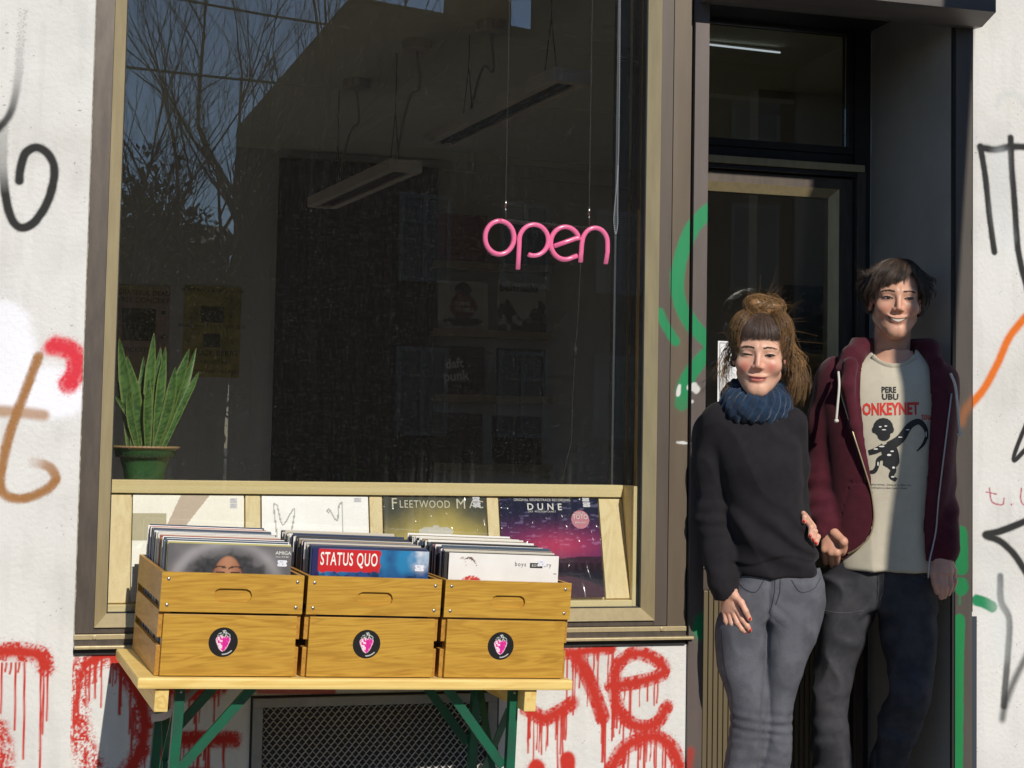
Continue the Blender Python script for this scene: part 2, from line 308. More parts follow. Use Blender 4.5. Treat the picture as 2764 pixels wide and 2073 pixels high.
def paint(v, col, strokes, Y):
    x, z = v[:, 0], v[:, 2]
    for s in strokes:
        pts = np.array([xz(px, py, Y) for px, py in s['p']])
        if len(pts) > 2: pts = spline(pts, 6)
        elif len(pts) == 1: pts = np.vstack([pts, pts+1e-4])
        lo = pts.min(0)-.12; hi = pts.max(0)+.12
        m = np.where((x > lo[0]) & (x < hi[0]) & (z > lo[1]) & (z < hi[1]))[0]
        if not len(m): continue
        xm, zm = x[m], z[m]
        r = s['r']/930.; soft = s.get('soft', .35)
        d, tt = segdist(xm, zm, pts)
        d = d+(n2(xm, zm, 60, 1)-.5)*r*s.get('rag', .15)
        a = 1-sstep(r*(1-soft), r*(1+soft), d)
        a *= s.get('a', 1.)
        if 'fade' in s: a *= np.interp(tt, *s['fade'])
        if 'speck' in s:   # runny, mottled body of a wet spray line
            nz = .55*n2(xm*1.0, zm*.45, 95, 5)+.45*n2(xm, zm, 230, 6)
            inner = sstep(.25, .8, d/r)
            a *= 1-s['speck']*sstep(.42, .6, nz)*(1 if s.get('all') else inner)
        fog = s.get('fog', .35)   # fine overspray dots
        if fog:
            q = n2(xm, zm, 420, 9)
            a = np.maximum(a, fog*(q > .66)*(1-sstep(r, r*1.7, d))*s.get('a', 1.))
        a = np.clip(a, 0, 1)[:, None]
        col[m] = col[m]*(1-a)+np.array(s['c'])*a
    return col
RED = (.50, .024, .012); BLK = (.02, .02, .02); GRN = (.008, .24, .085); BRN = (.34, .16, .055); ORG = (.72, .16, .012)
def drips(p, n, rmax, seed, lo=25, hi=170, y0=0):
    n = int(n*1.6)
    R = random.Random(seed); pts = spline(np.array(p, float), 8) if len(p) > 2 else np.linspace(p[0], p[-1], 20); out = []
    for _ in range(n):
        q = pts[R.randrange(len(pts))]; x = q[0]+R.uniform(-rmax*.6, rmax*.6); L = R.uniform(lo, hi)*R.uniform(.4, 1)
        w = R.uniform(-2, 2)
        out.append(dict(p=[(x, q[1]), (x-1+w, q[1]+rmax+L*.5), (x-2, q[1]+rmax+L), (x-2, q[1]+rmax+L+2)], r=R.uniform(1.8, 3.0), c=RED, soft=.5, fog=0, a=.95))
    return out
left_strokes = [
    dict(p=[(10, 880), (30, 980), (60, 1050), (160, 1060)], r=66, c=(.86, .86, .93), soft=.25, fog=.5, a=.9),
    dict(p=[(150, 935), (196, 950), (206, 1000), (185, 1035)], r=26, c=(.66, .03, .05), soft=.25, fog=.5, speck=.25),
    dict(p=[(130, 945), (170, 925)], r=14, c=(.66, .03, .05), soft=.9, a=.5, fog=.7),
    dict(p=[(62, 30), (54, 140), (46, 230), (28, 305), (-8, 352)], r=9, c=BLK, soft=.6, fade=([0, .45, .75, 1], [.02, .35, .9, 1])),
    dict(p=[(10, 345), (7, 420), (10, 490), (24, 572), (52, 613), (92, 600), (130, 540), (147, 465), (133, 420), (100, 398), (70, 412), (56, 450), (52, 488)], r=11, c=BLK, soft=.3, fade=([0, .12, .2, 1], [.25, .5, 1, 1])),
    dict(p=[(-5, 1110), (50, 1112), (118, 1121)], r=14, c=(.40, .22, .11), soft=.6, a=.85, fog=.3),
    dict(p=[(104, 962), (66, 1062), (28, 1165), (6, 1255), (0, 1305), (18, 1338), (62, 1346), (118, 1326), (150, 1294), (134, 1262), (92, 1247)], r=12.5, c=BRN, soft=.3, fade=([0, .8, .93, 1], [1, 1, .8, .25]), speck=.2),
    dict(p=[(-20, 1758), (60, 1760), (108, 1770), (124, 1800)], r=24, c=RED, soft=.13, speck=.75),
    dict(p=[(-5, 1960), (10, 2010), (15, 2080)], r=20, c=RED, soft=.5, speck=.9, all=1, fog=.6),
]
for x, L in ((5, 130), (17, 20), (30, 26), (42, 175), (52, 22), (66, 250), (110, 300), (118, 185), (129, 150)):
    left_strokes.append(dict(p=[(x, 1790), (x-1, 1790+L*.6), (x-3, 1790+L), (x-3, 1792+L)], r=2.6, c=RED, soft=.5, fog=0))
under_strokes = [
    dict(p=[(309, 1768), (262, 1776), (226, 1800), (208, 1845), (206, 1905), (212, 1965), (236, 2045), (260, 2090)], r=27, c=RED, soft=.3, speck=1.0, all=1, fog=.75),
    dict(p=[(309, 1768), (265, 1774), (228, 1796)], r=9, c=RED, soft=.5),
    dict(p=[(310, 1770), (352, 1835), (384, 1900), (390, 1985), (368, 2050), (330, 2100)], r=24, c=RED, soft=.3, speck=.7),
    dict(p=[(440, 1830), (500, 1865), (560, 1862), (590, 1852)], r=26, c=RED, soft=.25, speck=.5),
    dict(p=[(440, 1850), (438, 1990), (440, 2080)], r=22, c=RED, soft=.3, speck=.6),
    dict(p=[(455, 2000), (560, 1996), (632, 1998)], r=22, c=RED, soft=.2, speck=.4),
    dict(p=[(470, 2090), (560, 2096)], r=20, c=RED, soft=.3),
    dict(p=[(1515, 1768), (1588, 1757), (1652, 1751)], r=17, c=RED, soft=.15, speck=.55),
    dict(p=[(1562, 1776), (1598, 1852), (1622, 1918), (1628, 1936)], r=22, c=RED, soft=.12, speck=.25),
    dict(p=[(1651, 1852), (1714, 1844), (1784, 1824), (1792, 1798), (1747, 1769), (1705, 1768), (1670, 1798), (1660, 1858), (1668, 1906), (1694, 1943), (1735, 1964), (1778, 1950), (1803, 1908)], r=20, c=RED, soft=.13, speck=.5),
    dict(p=[(1650, 2085), (1684, 2024), (1735, 1996), (1780, 1992), (1818, 2024), (1836, 2068), (1838, 2100)], r=22, c=RED, soft=.13, speck=.5),
    dict(p=[(1425, 1915), (1467, 1940), (1505, 1926), (1547, 1899)], r=21, c=RED, soft=.13, speck=.45),
    dict(p=[(1450, 2075), (1452, 2090)], r=25, c=RED, soft=.2), dict(p=[(1534, 2052), (1536, 2085)], r=22, c=RED, soft=.2),
    dict(p=[(700, 1866), (900, 1868)], r=8, c=RED, soft=.4, a=.8),
]
for k, (p, n, r) in enumerate((([(309, 1768), (226, 1800), (206, 1905)], 12, 20), ([(440, 1850), (590, 1855)], 9, 18), ([(470, 2000), (630, 2000)], 11, 18), ([(1530, 1764), (1655, 1752)], 9, 9), ([(1622, 1918), (1630, 1936)], 6, 15), ([(1668, 1800), (1660, 1870), (1700, 1944), (1780, 1950)], 13, 12), ([(1651, 1852), (1784, 1824)], 7, 11), ([(1684, 2024), (1780, 1992), (1818, 2024)], 10, 10), ([(1425, 1915), (1467, 1940), (1547, 1899)], 14, 15), ([(320, 1790), (388, 1985)], 8, 18))):
    under_strokes += drips(p, n, r, 40+k)
right_strokes = [
    dict(p=[(2646, 396), (2660, 480), (2671, 585), (2684, 680)], r=10.5, c=BLK, soft=.3),
    dict(p=[(2646, 398), (2688, 404), (2728, 396), (2775, 397)], r=11, c=BLK, soft=.45),
    dict(p=[(2728, 372), (2730, 440), (2738, 543), (2749, 680), (2775, 790)], r=11, c=BLK, soft=.35),
    dict(p=[(2690, 290), (2700, 262), (2740, 255), (2780, 300)], r=10, c=(.5, .52, .53), soft=1, a=.35, fog=0),
    dict(p=[(2700, 420), (2700, 560), (2715, 640)], r=24, c=(.6, .64, .66), soft=1, a=.4, fog=0),
    dict(p=[(2780, 842), (2726, 908), (2696, 974), (2660, 1043), (2618, 1096)], r=12.5, c=ORG, soft=.5),
    dict(p=[(2780, 1120), (2746, 1204), (2736, 1236), (2742, 1240), (2775, 1205)], r=7.5, c=BLK, soft=.3),
    dict(p=[(2671, 1318), (2674, 1345), (2682, 1358), (2706, 1362), (2710, 1345)], r=2.4, c=(.42, .10, .14), soft=.5, fog=0),
    dict(p=[(2662, 1328), (2690, 1334)], r=2, c=(.42, .10, .14), soft=.5, fog=0), dict(p=[(2730, 1362)], r=3, c=(.42, .10, .14), soft=.5, fog=0),
    dict(p=[(2757, 1318), (2755, 1345), (2762, 1362), (2780, 1362)], r=2.4, c=(.42, .10, .14), soft=.5, fog=0),
    dict(p=[(2780, 1402), (2700, 1434), (2659, 1444), (2698, 1460), (2738, 1497), (2772, 1550)], r=11, c=BLK, soft=.35),
    dict(p=[(2700, 1556), (2702, 1622), (2724, 1672), (2721, 1756), (2709, 1905)], r=11, c=BLK, soft=.45, fade=([0, .2, .5, 1], [1, .9, .75, .9])),
    dict(p=[(2775, 1762), (2732, 1850), (2710, 1916), (2706, 1940)], r=11, c=BLK, soft=.9, a=.8),
    dict(p=[(2636, 1620), (2655, 1626), (2678, 1638)], r=17, c=(.01, .22, .085), soft=.15),
    dict(p=[(2650, 1500), (2690, 1560), (2700, 1760)], r=30, c=(.6, .64, .64), soft=1, a=.35, fog=0),
]
post_strokes = [
    dict(p=[(1925, 560), (1896, 582), (1862, 630), (1838, 700), (1830, 770), (1842, 828), (1868, 876), (1925, 940)], r=21, c=GRN, soft=.2, fog=.15),
    dict(p=[(1925, 935), (1880, 985), (1848, 1040), (1842, 1090)], r=20, c=GRN, soft=.2, fade=([0, .8, 1], [1, 1, .8])),
    dict(p=[(1784, 842), (1800, 880), (1826, 922)], r=13, c=GRN, soft=.25),
    dict(p=[(1905, 1690)], r=42, c=GRN, soft=.2),
    dict(p=[(1868, 1046), (1880, 1050)], r=11, c=(.7, .7, .68), soft=.2, rag=1.2, fog=0), dict(p=[(1866, 1084)], r=5, c=(.7, .7, .68), soft=.3, fog=0), dict(p=[(1830, 1194), (1862, 1197)], r=3.5, c=(.7, .7, .68), soft=.3, rag=1.4, fog=0),
    dict(p=[(1836, 1040), (1832, 1066)], r=5, c=(.7, .7, .68), soft=.3, rag=1.4, fog=0),
    dict(p=[(1860, 2030), (1850, 2090)], r=14, c=RED, soft=.7, a=.7),
]
pillar_strokes = [
    dict(p=[(2588, 1440), (2590, 1530)], r=24, c=(.012, .22, .07), soft=.12, fog=0), dict(p=[(2588, 1580), (2590, 1585)], r=25, c=(.012, .22, .07), soft=.12, fog=0),
    dict(p=[(2586, 1605), (2586, 1630)], r=3, c=(.012, .22, .07), soft=.3, fog=0), dict(p=[(2586, 1672), (2582, 1800), (2580, 2090)], r=18, c=(.012, .24, .07), soft=.12, fog=0),
    dict(p=[(2640, 1060), (2600, 1110), (2590, 1140)], r=14, c=(.45, .14, .03), soft=.9, a=.55, fog=0),
]
def panelbox(name, x0, x1, z0, z1, yf, yb, m, parent, strokes, basecol, Y=0., h=.003, vary=None, label=None):
    v, f = grid_front(x0, x1, z0, z1, yf, h); col = np.tile(np.array(basecol, float), (len(v), 1))
    if vary: col *= vary(v)[:, None]
    paint(v, col, strokes, Y)
    o = len(v); e = np.array([[x0, yf, z0], [x1, yf, z0], [x1, yf, z1], [x0, yf, z1], [x0, yb, z0], [x1, yb, z0], [x1, yb, z1], [x0, yb, z1]])
    f = f+[[o+a for a in q] for q in ([0, 4, 5, 1], [1, 5, 6, 2], [2, 6, 7, 3], [3, 7, 4, 0], [4, 7, 6, 5])]
    return obj(name, (np.vstack([v, e]), f), m, parent, col=np.vstack([col, np.tile(basecol, (8, 1))]), label=label)
WHITE = (.69, .68, .66)
def grime(v):
    x, z = v[:, 0], v[:, 2]
    return 1-.12*sstep(.45, .8, fbm(x, z, 5, 2))-.16*sstep(.62, .3, z+.25*fbm(x, z, 9, 6))-.5*(n2(x, z, 160, 4) > .93)*(n2(x, z, 9, 8) > .55)-.04*sstep(.55, .75, n2(x*6, z*.7, 8, 3))

# ------------------------------------------------------------------ the shop building
shop = thing('shop_building', (1.4, .1, 0), 'white rendered shop building with bronze framed window and recessed door', 'building')
gxl, gzt = .035, 3.02
panelbox('facade_wall', -.30, gxl, .30, 2.95, 0, .30, M['stucco'], shop, left_strokes, WHITE, vary=grime)
panelbox('facade_wall', gxl, 1.832, .30, .770, .008, .20, M['stucco'], shop, under_strokes, WHITE, vary=grime)
panelbox('facade_wall', 2.800, 3.12, .30, 2.95, 0, .30, M['stucco'], shop, right_strokes, WHITE, vary=grime)
b = MB(); b.box(-9, -.30, 0, .3, 0, 9); b.box(3.12, 13, 0, .3, 0, 9); b.box(-.30, gxl, 0, .3, 0, .30); b.box(-.30, gxl, 0, .3, 2.95, 9); b.box(gxl, 1.832, .008, .2, 0, .30)
b.box(2.80, 3.12, 0, .3, 0, .30); b.box(2.80, 3.12, 0, .3, 2.95, 9); b.box(gxl, 2.80, 0, .3, 3.22, 9); b.box(gxl, 1.832, .004, .3, gzt, 3.22)
obj('facade_wall', b, M['stucco_plain'], shop)
# rough plaster lip beside the window frame and the right door post
def ragged(x, sgn, z0, z1, y0, y1, lo, hi, seed, m, parent, name, stepz=.006, axis=0):
    n = int((z1-z0)/stepz); zs = np.linspace(z0, z1, n); w = lo+(hi-lo)*(.6*n2(zs, zs*0, 34, seed)+.4*n2(zs, zs*0, 120, seed+1))+hi*1.2*(n2(zs, zs*0, 11, seed+2) > .78)
    if axis == 0: v = np.concatenate([np.stack([np.full(n, x), np.full(n, y0), zs], 1), np.stack([x+sgn*w, np.full(n, y0), zs], 1), np.stack([x+sgn*w, np.full(n, y1), zs], 1)])
    else: v = np.concatenate([np.stack([np.full(n, x), np.full(n, y0), zs], 1), np.stack([np.full(n, x), y0+sgn*w, zs], 1), np.stack([np.full(n, x+y1), y0+sgn*w, zs], 1)])
    return obj(name, (v, [[k*n+i, k*n+i+1, (k+1)*n+i+1, (k+1)*n+i] for k in (0, 1) for i in range(n-1)]), m, parent)
ragged(gxl-.0005, 1, .79, 2.94, -.0014, .009, .0006, .0045, 3, mat('torn_plaster', (.46, .44, .38), .9, col2=(.22, .2, .15), nscale=60, bump=.4), shop, 'plaster_edge')
ragged(2.7995, -1, .86, 2.94, -.0114, .002, .0004, .0034, 9, mat('torn_plaster_dark', (.07, .062, .055), .9), shop, 'plaster_edge')
# display window: outer frame in bronze, champagne glazing beads, sill
b = MB(); b.box(gxl+.001, .088, .010, .10, .828, gzt); b.box(.088, 1.726, .012, .10, .828, .8435); b.box(.088, 1.726, .012, .10, 2.985, gzt-.001)
win = obj('display_window', b, M['brown'], shop, label='large bronze framed display window of the shop')
def vary_post(v): return 1-.15*n2(v[:, 0]*30, v[:, 2]*1.2, 1, 3)
panelbox('frame_profile', 1.726, 1.7665, .828, gzt, .010, .10, M['brown_paint'], win, post_strokes, (.105, .082, .066), vary=vary_post)
panelbox('frame_profile', 1.7675, 1.8255, .826, gzt, .006, .10, M['brown_paint'], win, post_strokes, (.135, .102, .070), vary=vary_post)
obj('frame_gap', MB().box(1.8255, 1.8325, .03, .10, .78, gzt), M['black'], win)
GX0, GX1, GZ0, GZ1 = .121, 1.692, .879, 2.96
def bead(name, poly, par, m=M['gold']):  # mitred strip: outer edge proud, inner edge at the glass
    (a, b_, c, d), yo, yi = poly, .004, .036
    v = [(a[0], yo, a[1]), (b_[0], yo, b_[1]), (c[0], yi, c[1]), (d[0], yi, d[1]), (a[0], .09, a[1]), (b_[0], .09, b_[1]), (c[0], .09, c[1]), (d[0], .09, d[1])]
    return obj(name, (v, [[0, 1, 2, 3], [4, 7, 6, 5], [0, 4, 5, 1], [1, 5, 6, 2], [2, 6, 7, 3], [3, 7, 4, 0]]), m, par)
o4 = [(.0885, .844), (1.7255, .844), (1.7255, 2.984), (.0885, 2.984)]; i4 = [(GX0, GZ0), (GX1, GZ0), (GX1, GZ1), (GX0, GZ1)]
for k in range(4):
    a, c = o4[k], o4[(k+1) % 4]
    bead('glazing_bead', (a, c, i4[(k+1) % 4], i4[k]), win)
obj('glass_pane', MB().box(GX0+.001, GX1-.001, .046, .051, GZ0+.001, GZ1-.001), M['glass'], win)
b = MB(); b.box(GX0-.006, GX0+.003, .037, .075, GZ0, GZ1); b.box(GX1-.003, GX1+.006, .037, .075, GZ0, GZ1); b.box(GX0, GX1, .037, .075, GZ0-.006, GZ0+.003)
obj('gasket', b, M['black'], win)
sx1 = 1.8255
obj('sill_strip', MB().box(gxl+.001, sx1, -.004, .09, .8125, .826, .001), M['gold'], win)
obj('sill_strip', MB().box(gxl+.001, sx1, -.001, .09, .797, .812), M['brown'], win)
obj('sill_lip', MB().box(gxl+.002, 1.845, -.020, .09, .788, .7968, .002), M['gold'], win)
obj('sill_shade_strip', MB().box(gxl+.002, sx1, .001, .09, .7702, .7878), M['darkmetal'], win)  # dark strip standing in for the shadow under the sill lip
b = MB()
for px in (255, 1785): x = xz(px, 1717)[0]; b.lathe([(.0001, 0), (.006, 0), (.006, .002), (.004, .003)], (0, 0, 0), 14); b.v[-1] = np.stack([b.v[-1][:, 0]+x, -.004-b.v[-1][:, 2], b.v[-1][:, 1]+.819], 1)
obj('screw', b, M['gold'], win, kind='stuff')
# vent grille in the wall below the window
gx0 = xz(683, 1900)[0]; gx1 = xz(1342, 1900)[0]; gzv = xz(900, 1880)[1]
gr = obj('vent_grille', MB().box(gx0+.03, gx1-.03, .0065, .0075, .22, gzv-.025), mat('vent_dark', (.012, .013, .016), .8), shop, label='expanded metal vent grille in the wall under the table')
gm = mat('grey_grille_paint', (.30, .30, .285), .55, col2=(.24, .24, .23), nscale=20, bump=.1)
for q in ((gx0, gx1, gzv-.026, gzv), (gx0, gx0+.028, .2, gzv-.0262), (gx1-.028, gx1, .2, gzv-.0262)): obj('grille_frame', MB().box(q[0], q[1], -.006, .0078, q[2], q[3], .002), gm, gr)
obj('grille_gap', MB().box(gx0-.006, gx1+.006, .003, .0079, .2, gzv+.006), M['black'], gr)
b = MB(); px_, pz_ = .0205, .0125; nxs = int((gx1-gx0-.056)/(px_/2)); zz = .21; row = 0
while zz < gzv-.03:
    xs = gx0+.028+np.arange(nxs+1)*px_/2; zg = zz+np.where((np.arange(nxs+1)+row) % 2 == 0, pz_/2-.0011, -pz_/2+.0011)
    n = len(xs); v = np.concatenate([np.stack([xs, np.full(n, -.002), zg-.0017], 1), np.stack([xs, np.full(n, .003), zg+.0017], 1)])
    b.add(v, [[i, i+1, n+i+1, n+i] for i in range(n-1)]); zz += pz_; row += 1
obj('expanded_mesh', b, mat('grille_mesh_paint', (.62, .60, .56), .5), gr, kind='stuff')
# left door post and right pillar
pc = (.135, .108, .098)
post = panelbox('door_post', 1.8325, 1.8785, .02, 2.95, -.006, .56, M['brown_paint'], shop, post_strokes, pc, vary=vary_post)
pillar = panelbox('door_post', 2.738, 2.798, .02, 2.95, -.010, .095, M['brown_paint'], shop, pillar_strokes, (.10, .086, .075), vary=vary_post)
obj('post_seal', MB().box(2.7295, 2.7378, -.006, .006, .02, 2.95), M['black'], shop)
obj('kick_plate', MB().box(2.798, 2.817, -.008, -.002, .02, .845, .001), mat('blue_black_plate', (.035, .045, .06), .5), shop)
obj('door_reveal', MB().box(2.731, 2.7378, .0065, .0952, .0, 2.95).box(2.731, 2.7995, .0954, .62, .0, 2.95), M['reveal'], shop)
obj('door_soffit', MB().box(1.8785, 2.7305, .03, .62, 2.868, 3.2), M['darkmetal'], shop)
# roller shutter box over the door
sx = 2.802
pf = [atY(2690, 33, -.14), atY(2650, 73, -.06), atY(2626, 80, -.004)]
prof = [(-.14, 3.25), (-.14, pf[0][2]), (-.06, pf[1][2]), (-.004, pf[2][2]), (-.004, 3.25)]
sh = obj('shutter_box', MB().prism(prof, lambda u, w, h: (h, u, w), 1.845, sx), mat('shutter_bronze', (.12, .105, .095), .4, metal=.3, col2=(.09, .08, .075), nscale=6, stretch=(.5, 4, 4)), shop)
obj('shutter_rail', MB().box(1.88, 2.73, -.012, .028, 2.845, 2.869, .003), M['darkmetal'], sh)
# door and transom, set back in the recess
YD = .56
door = obj('entrance_door', MB().box(2.607, 2.668, YD+.002, YD+.05, .03, 2.33).box(1.8785, 1.96, YD+.002, YD+.05, .03, 2.33).box(1.96, 2.607, YD+.002, YD+.05, 2.288, 2.33).box(1.96, 2.607, YD+.002, YD+.05, .88, .96).box(1.96, 2.607, YD+.002, YD+.05, .03, .12), M['brown'], shop, label='glazed bronze entrance door set back in the doorway')
def bead2(x0, x1, z0, z1, y0, m=M['gold'], w=.03, par=None):
    A = [(x0, z0), (x1, z0), (x1, z1), (x0, z1)]; I = [(x0+w, z0+w), (x1-w, z0+w), (x1-w, z1-w), (x0+w, z1-w)]
    for k in range(4):
        a, c, d, e = A[k], A[(k+1) % 4], I[(k+1) % 4], I[k]
        v = [(a[0], y0, a[1]), (c[0], y0, c[1]), (d[0], y0+.025, d[1]), (e[0], y0+.025, e[1]), (a[0], y0+.06, a[1]), (c[0], y0+.06, c[1]), (d[0], y0+.06, d[1]), (e[0], y0+.06, e[1])]
        obj('glazing_bead', (v, [[0, 1, 2, 3], [4, 7, 6, 5], [0, 4, 5, 1], [1, 5, 6, 2], [2, 6, 7, 3], [3, 7, 4, 0]]), m, par)
bead2(1.955, 2.612, .955, 2.290, YD-.006, par=door)
obj('glass_pane', MB().box(1.984, 2.583, YD+.022, YD+.027, .984, 2.262), M['doorglass'], door)
b = MB()
for i in range(34):
    x = 1.962+i*.019; b.box(x, x+.0165, YD-.002, YD+.03, .122, .878, .003)
obj('ribbed_panel', b, mat('ribbed_bronze_panel', (.15, .118, .068), .5, metal=.2), door)
hb = MB().tube([(1.975, YD-.05, .80), (1.975, YD-.055, .90)], .011, 10); hb.tube([(1.975, YD-.05, .80), (1.975, YD, .80)], .009, 8); hb.tube([(1.975, YD-.055, .90), (1.975, YD, .90)], .009, 8)
obj('door_handle', hb, M['gold'], door, smooth=True)
fr = obj('door_frame', MB().box(2.669, 2.7308, YD-.012, YD+.06, .02, 2.868).box(1.8785, 2.668, YD-.02, YD+.06, 2.335, 2.372).box(1.8785, 2.668, YD+.01, YD+.06, 2.373, 2.418), M['darkmetal'], shop)
obj('frame_profile', MB().box(1.8785, 2.700, YD-.03, YD-.013, 2.352, 2.378, .002), M['gold'], fr)
obj('frame_profile', MB().box(2.672, 2.704, YD-.03, YD-.013, .02, 2.351, .002), M['brown'], fr)
tw = obj('transom_window', MB().box(1.8785, 2.668, YD, YD+.05, 2.419, 2.445).box(2.650, 2.668, YD, YD+.05, 2.446, 2.868).box(1.8785, 1.93, YD, YD+.05, 2.446, 2.868).box(1.93, 2.65, YD, YD+.05, 2.855, 2.868), M['darkmetal'], shop)
obj('glass_pane', MB().box(1.9301, 2.6499, YD+.022, YD+.027, 2.4455, 2.8548), M['doorglass'], tw)
ragged(2.7300, -1, .5, 2.86, YD-.0125, .0008, .0005, .0042, 15, mat('white_sealant', (.6, .62, .66), .6), fr, 'sealant_bead', .008, axis=1)
# paper notice taped inside the door glass
pn = [atY(1938, 920, YD+.018), atY(2010, 922, YD+.018), atY(1931, 1100, YD+.018)]
no = obj('paper_notice', MB().box(pn[0][0], pn[0][0]+.21, YD+.0175, YD+.0185, pn[0][2]-.297, pn[0][2]), M['paper'], None, base=(pn[0][0], YD+.018, pn[0][2]-.3), label='white paper notice with thin black border on the door glass', cat='notice')
fx0, fx1, fz1, fz0 = pn[0][0]+.006, pn[0][0]+.204, pn[0][2]-.006, pn[0][2]-.291; b = MB()
for q in ((fx0, fx1, fz1-.0015, fz1), (fx0, fx1, fz0, fz0+.0015), (fx0, fx0+.0015, fz0+.0016, fz1-.0016), (fx1-.0015, fx1, fz0+.0016, fz1-.0016)): b.box(q[0], q[1], YD+.0165, YD+.0174, q[2], q[3])
obj('border_line', b, M['ink'], no)

# ------------------------------------------------------------------ ground
gmat = mat('concrete_paving', (.26, .25, .235), .85, col2=(.18, .175, .165), nscale=3, bump=.4, bscale=30)
obj('pavement', MB().box(-40, 40, -4.9, -.001, -.12, 0).box(-40, 40, .0, .3, -.12, -.002), gmat, None, kind='structure')
obj('road', MB().box(-60, 60, -13, -4.9, -.2, -.12), mat('asphalt', (.055, .055, .058), .9, col2=(.04, .04, .042), nscale=30, bump=.5), None, kind='structure')
obj('ground', MB().box(-120, 120, -160, -13, -.25, -.02), mat('earth_verge', (.09, .085, .055), .95, col2=(.05, .06, .03), nscale=2, bump=.5), None, kind='structure')
# ------------------------------------------------------------------ folding table on the pavement
def atZ(x, y, Z):
    d = ray(x, y); return CAM+d*(Z-CAM[2])/d[2]
TP0 = atZ(372, 1829, .785); ex = np.array([1, .085, -.040]); ex /= np.linalg.norm(ex); ey = np.array([-.085, 1, .024]); ey -= ex*(ey@ex); ey /= np.linalg.norm(ey); ez = np.cross(ex, ey)
TM = np.stack([ex, ey, ez], 1)
def T(v): return TP0+np.asarray(v, float)@TM.T
TL, TW, TT = 1.150, .465, .028
table = thing('folding_table', (TP0[0]+.53, TP0[1]+.22, 0), 'narrow pine folding table with green steel legs carrying the record crates', 'table')
obj('table_top', MB().box(0, TL, 0, TW, -TT, 0, .006, T), M['pine_x'], table)
for a in (.046, 1.018): obj('batten', MB().box(a, a+.034, .012, TW-.01, -.086, -TT-.0005, .003, T), M['pine_y'], table)
def bar(mb, p, q, w, t):
    p, q = np.array(p, float), np.array(q, float); d = q-p; L = np.linalg.norm(d); d /= L
    s = np.cross(d, [0, 1, 0]); s /= np.linalg.norm(s)+1e-9; n = np.cross(s, d)
    v = [p+s*w*i+n*t*j for i, j in ((-.5, -.5), (.5, -.5), (.5, .5), (-.5, .5))]+[q+s*w*i+n*t*j for i, j in ((-.5, -.5), (.5, -.5), (.5, .5), (-.5, .5))]
    mb.add(T(v), [[0, 3, 2, 1], [4, 5, 6, 7], [0, 1, 5, 4], [1, 2, 6, 5], [2, 3, 7, 6], [3, 0, 4, 7]]); return mb
def gz(a, b): return -T([(a, b, 0)])[0][2]
for a, sgn in ((.117, 1), (1.008-.0, -1)):
    for b_ in (.075, .375):
        lg = obj('leg', bar(MB(), (a, b_, -TT-.001), (a-.01*sgn, b_, gz(a, b_)+.001), .024, .022), M['green'], table)
        obj('rivet', MB().sphere(T([(a, b_-.0125, -.045)])[0], .004, 8, 5), M['screw'], lg, smooth=True)
        obj('brace', bar(MB(), (a+.012*sgn, b_+.012, -.245), (a+.19*sgn, b_+.012, -TT-.002), .024, .012), M['green'], table)
    obj('cross_strap', bar(MB(), (a, .085, -.42), (a+.003, .365, -.06), .020, .004), M['green'], table)
    obj('cross_strap', bar(MB(), (a, .365, -.42), (a-.003, .085, -.09), .020, .004), M['green'], table)
    obj('foot_bar', bar(MB(), (a, .075, gz(a, .2)+.10), (a, .375, gz(a, .2)+.10), .022, .012), M['green'], table)
# strap tied between the left legs
p = spline(T([(.095, .37, -.17), (.115, .22, -.13), (.15, .09, -.05), (.16, .07, -.03)]), 6)
obj('webbing_strap', MB().tube(p, .010, 4, squash=.15), mat('grey_webbing', (.25, .22, .21), .8), table)

# ------------------------------------------------------------------ crates
def slot_board(w, h, t, cx, cz, sw, sh, depth):
    """board with a rounded hand slot cut into its front; local a (width), b (depth), c (height)"""
    ang = set(); corners = [(0, 0), (w, 0), (w, h), (0, h)]
    for x, z in corners: ang.add(round(math.atan2(z-cz, x-cx) % (2*PI), 6))
    for k in range(28): ang.add(round(k*2*PI/28, 6))
    ang = sorted(ang); r = sh/2; hl = sw/2-r; v = []; n = len(ang)
    for an in ang:
        c, s = math.cos(an), math.sin(an)
        tx = ((w-cx)/c if c > 1e-9 else (-cx)/c if c < -1e-9 else 9); tz = ((h-cz)/s if s > 1e-9 else (-cz)/s if s < -1e-9 else 9); q = min(tx, tz)
        o = (cx+c*q, cz+s*q)
        # stadium
        t1 = r/abs(s) if abs(s) > 1e-9 else 9
        if abs(c*t1) <= hl: i = (cx+c*t1, cz+s*t1)
        else:
            sg = 1 if c > 0 else -1; bq = -2*c*sg*hl; cq = hl*hl-r*r; t2 = (-bq+math.sqrt(max(0, bq*bq-4*cq)))/2; i = (cx+c*t2, cz+s*t2)
        v += [(o[0], 0, o[1]), (i[0], 0, i[1]), (i[0], depth, i[1]), (o[0], t, o[1])]
    f = []
    for k in range(n):
        a, b_ = 4*k, 4*((k+1) % n)
        f += [[a, b_, b_+1, a+1], [a+1, b_+1, b_+2, a+2], [b_, a, a+3, b_+3]]
    f += [[4*k+2 for k in range(n)], [4*k+3 for k in range(n)][::-1]]
    return np.array(v), f
CW, CD, CH = .357, .440, .256
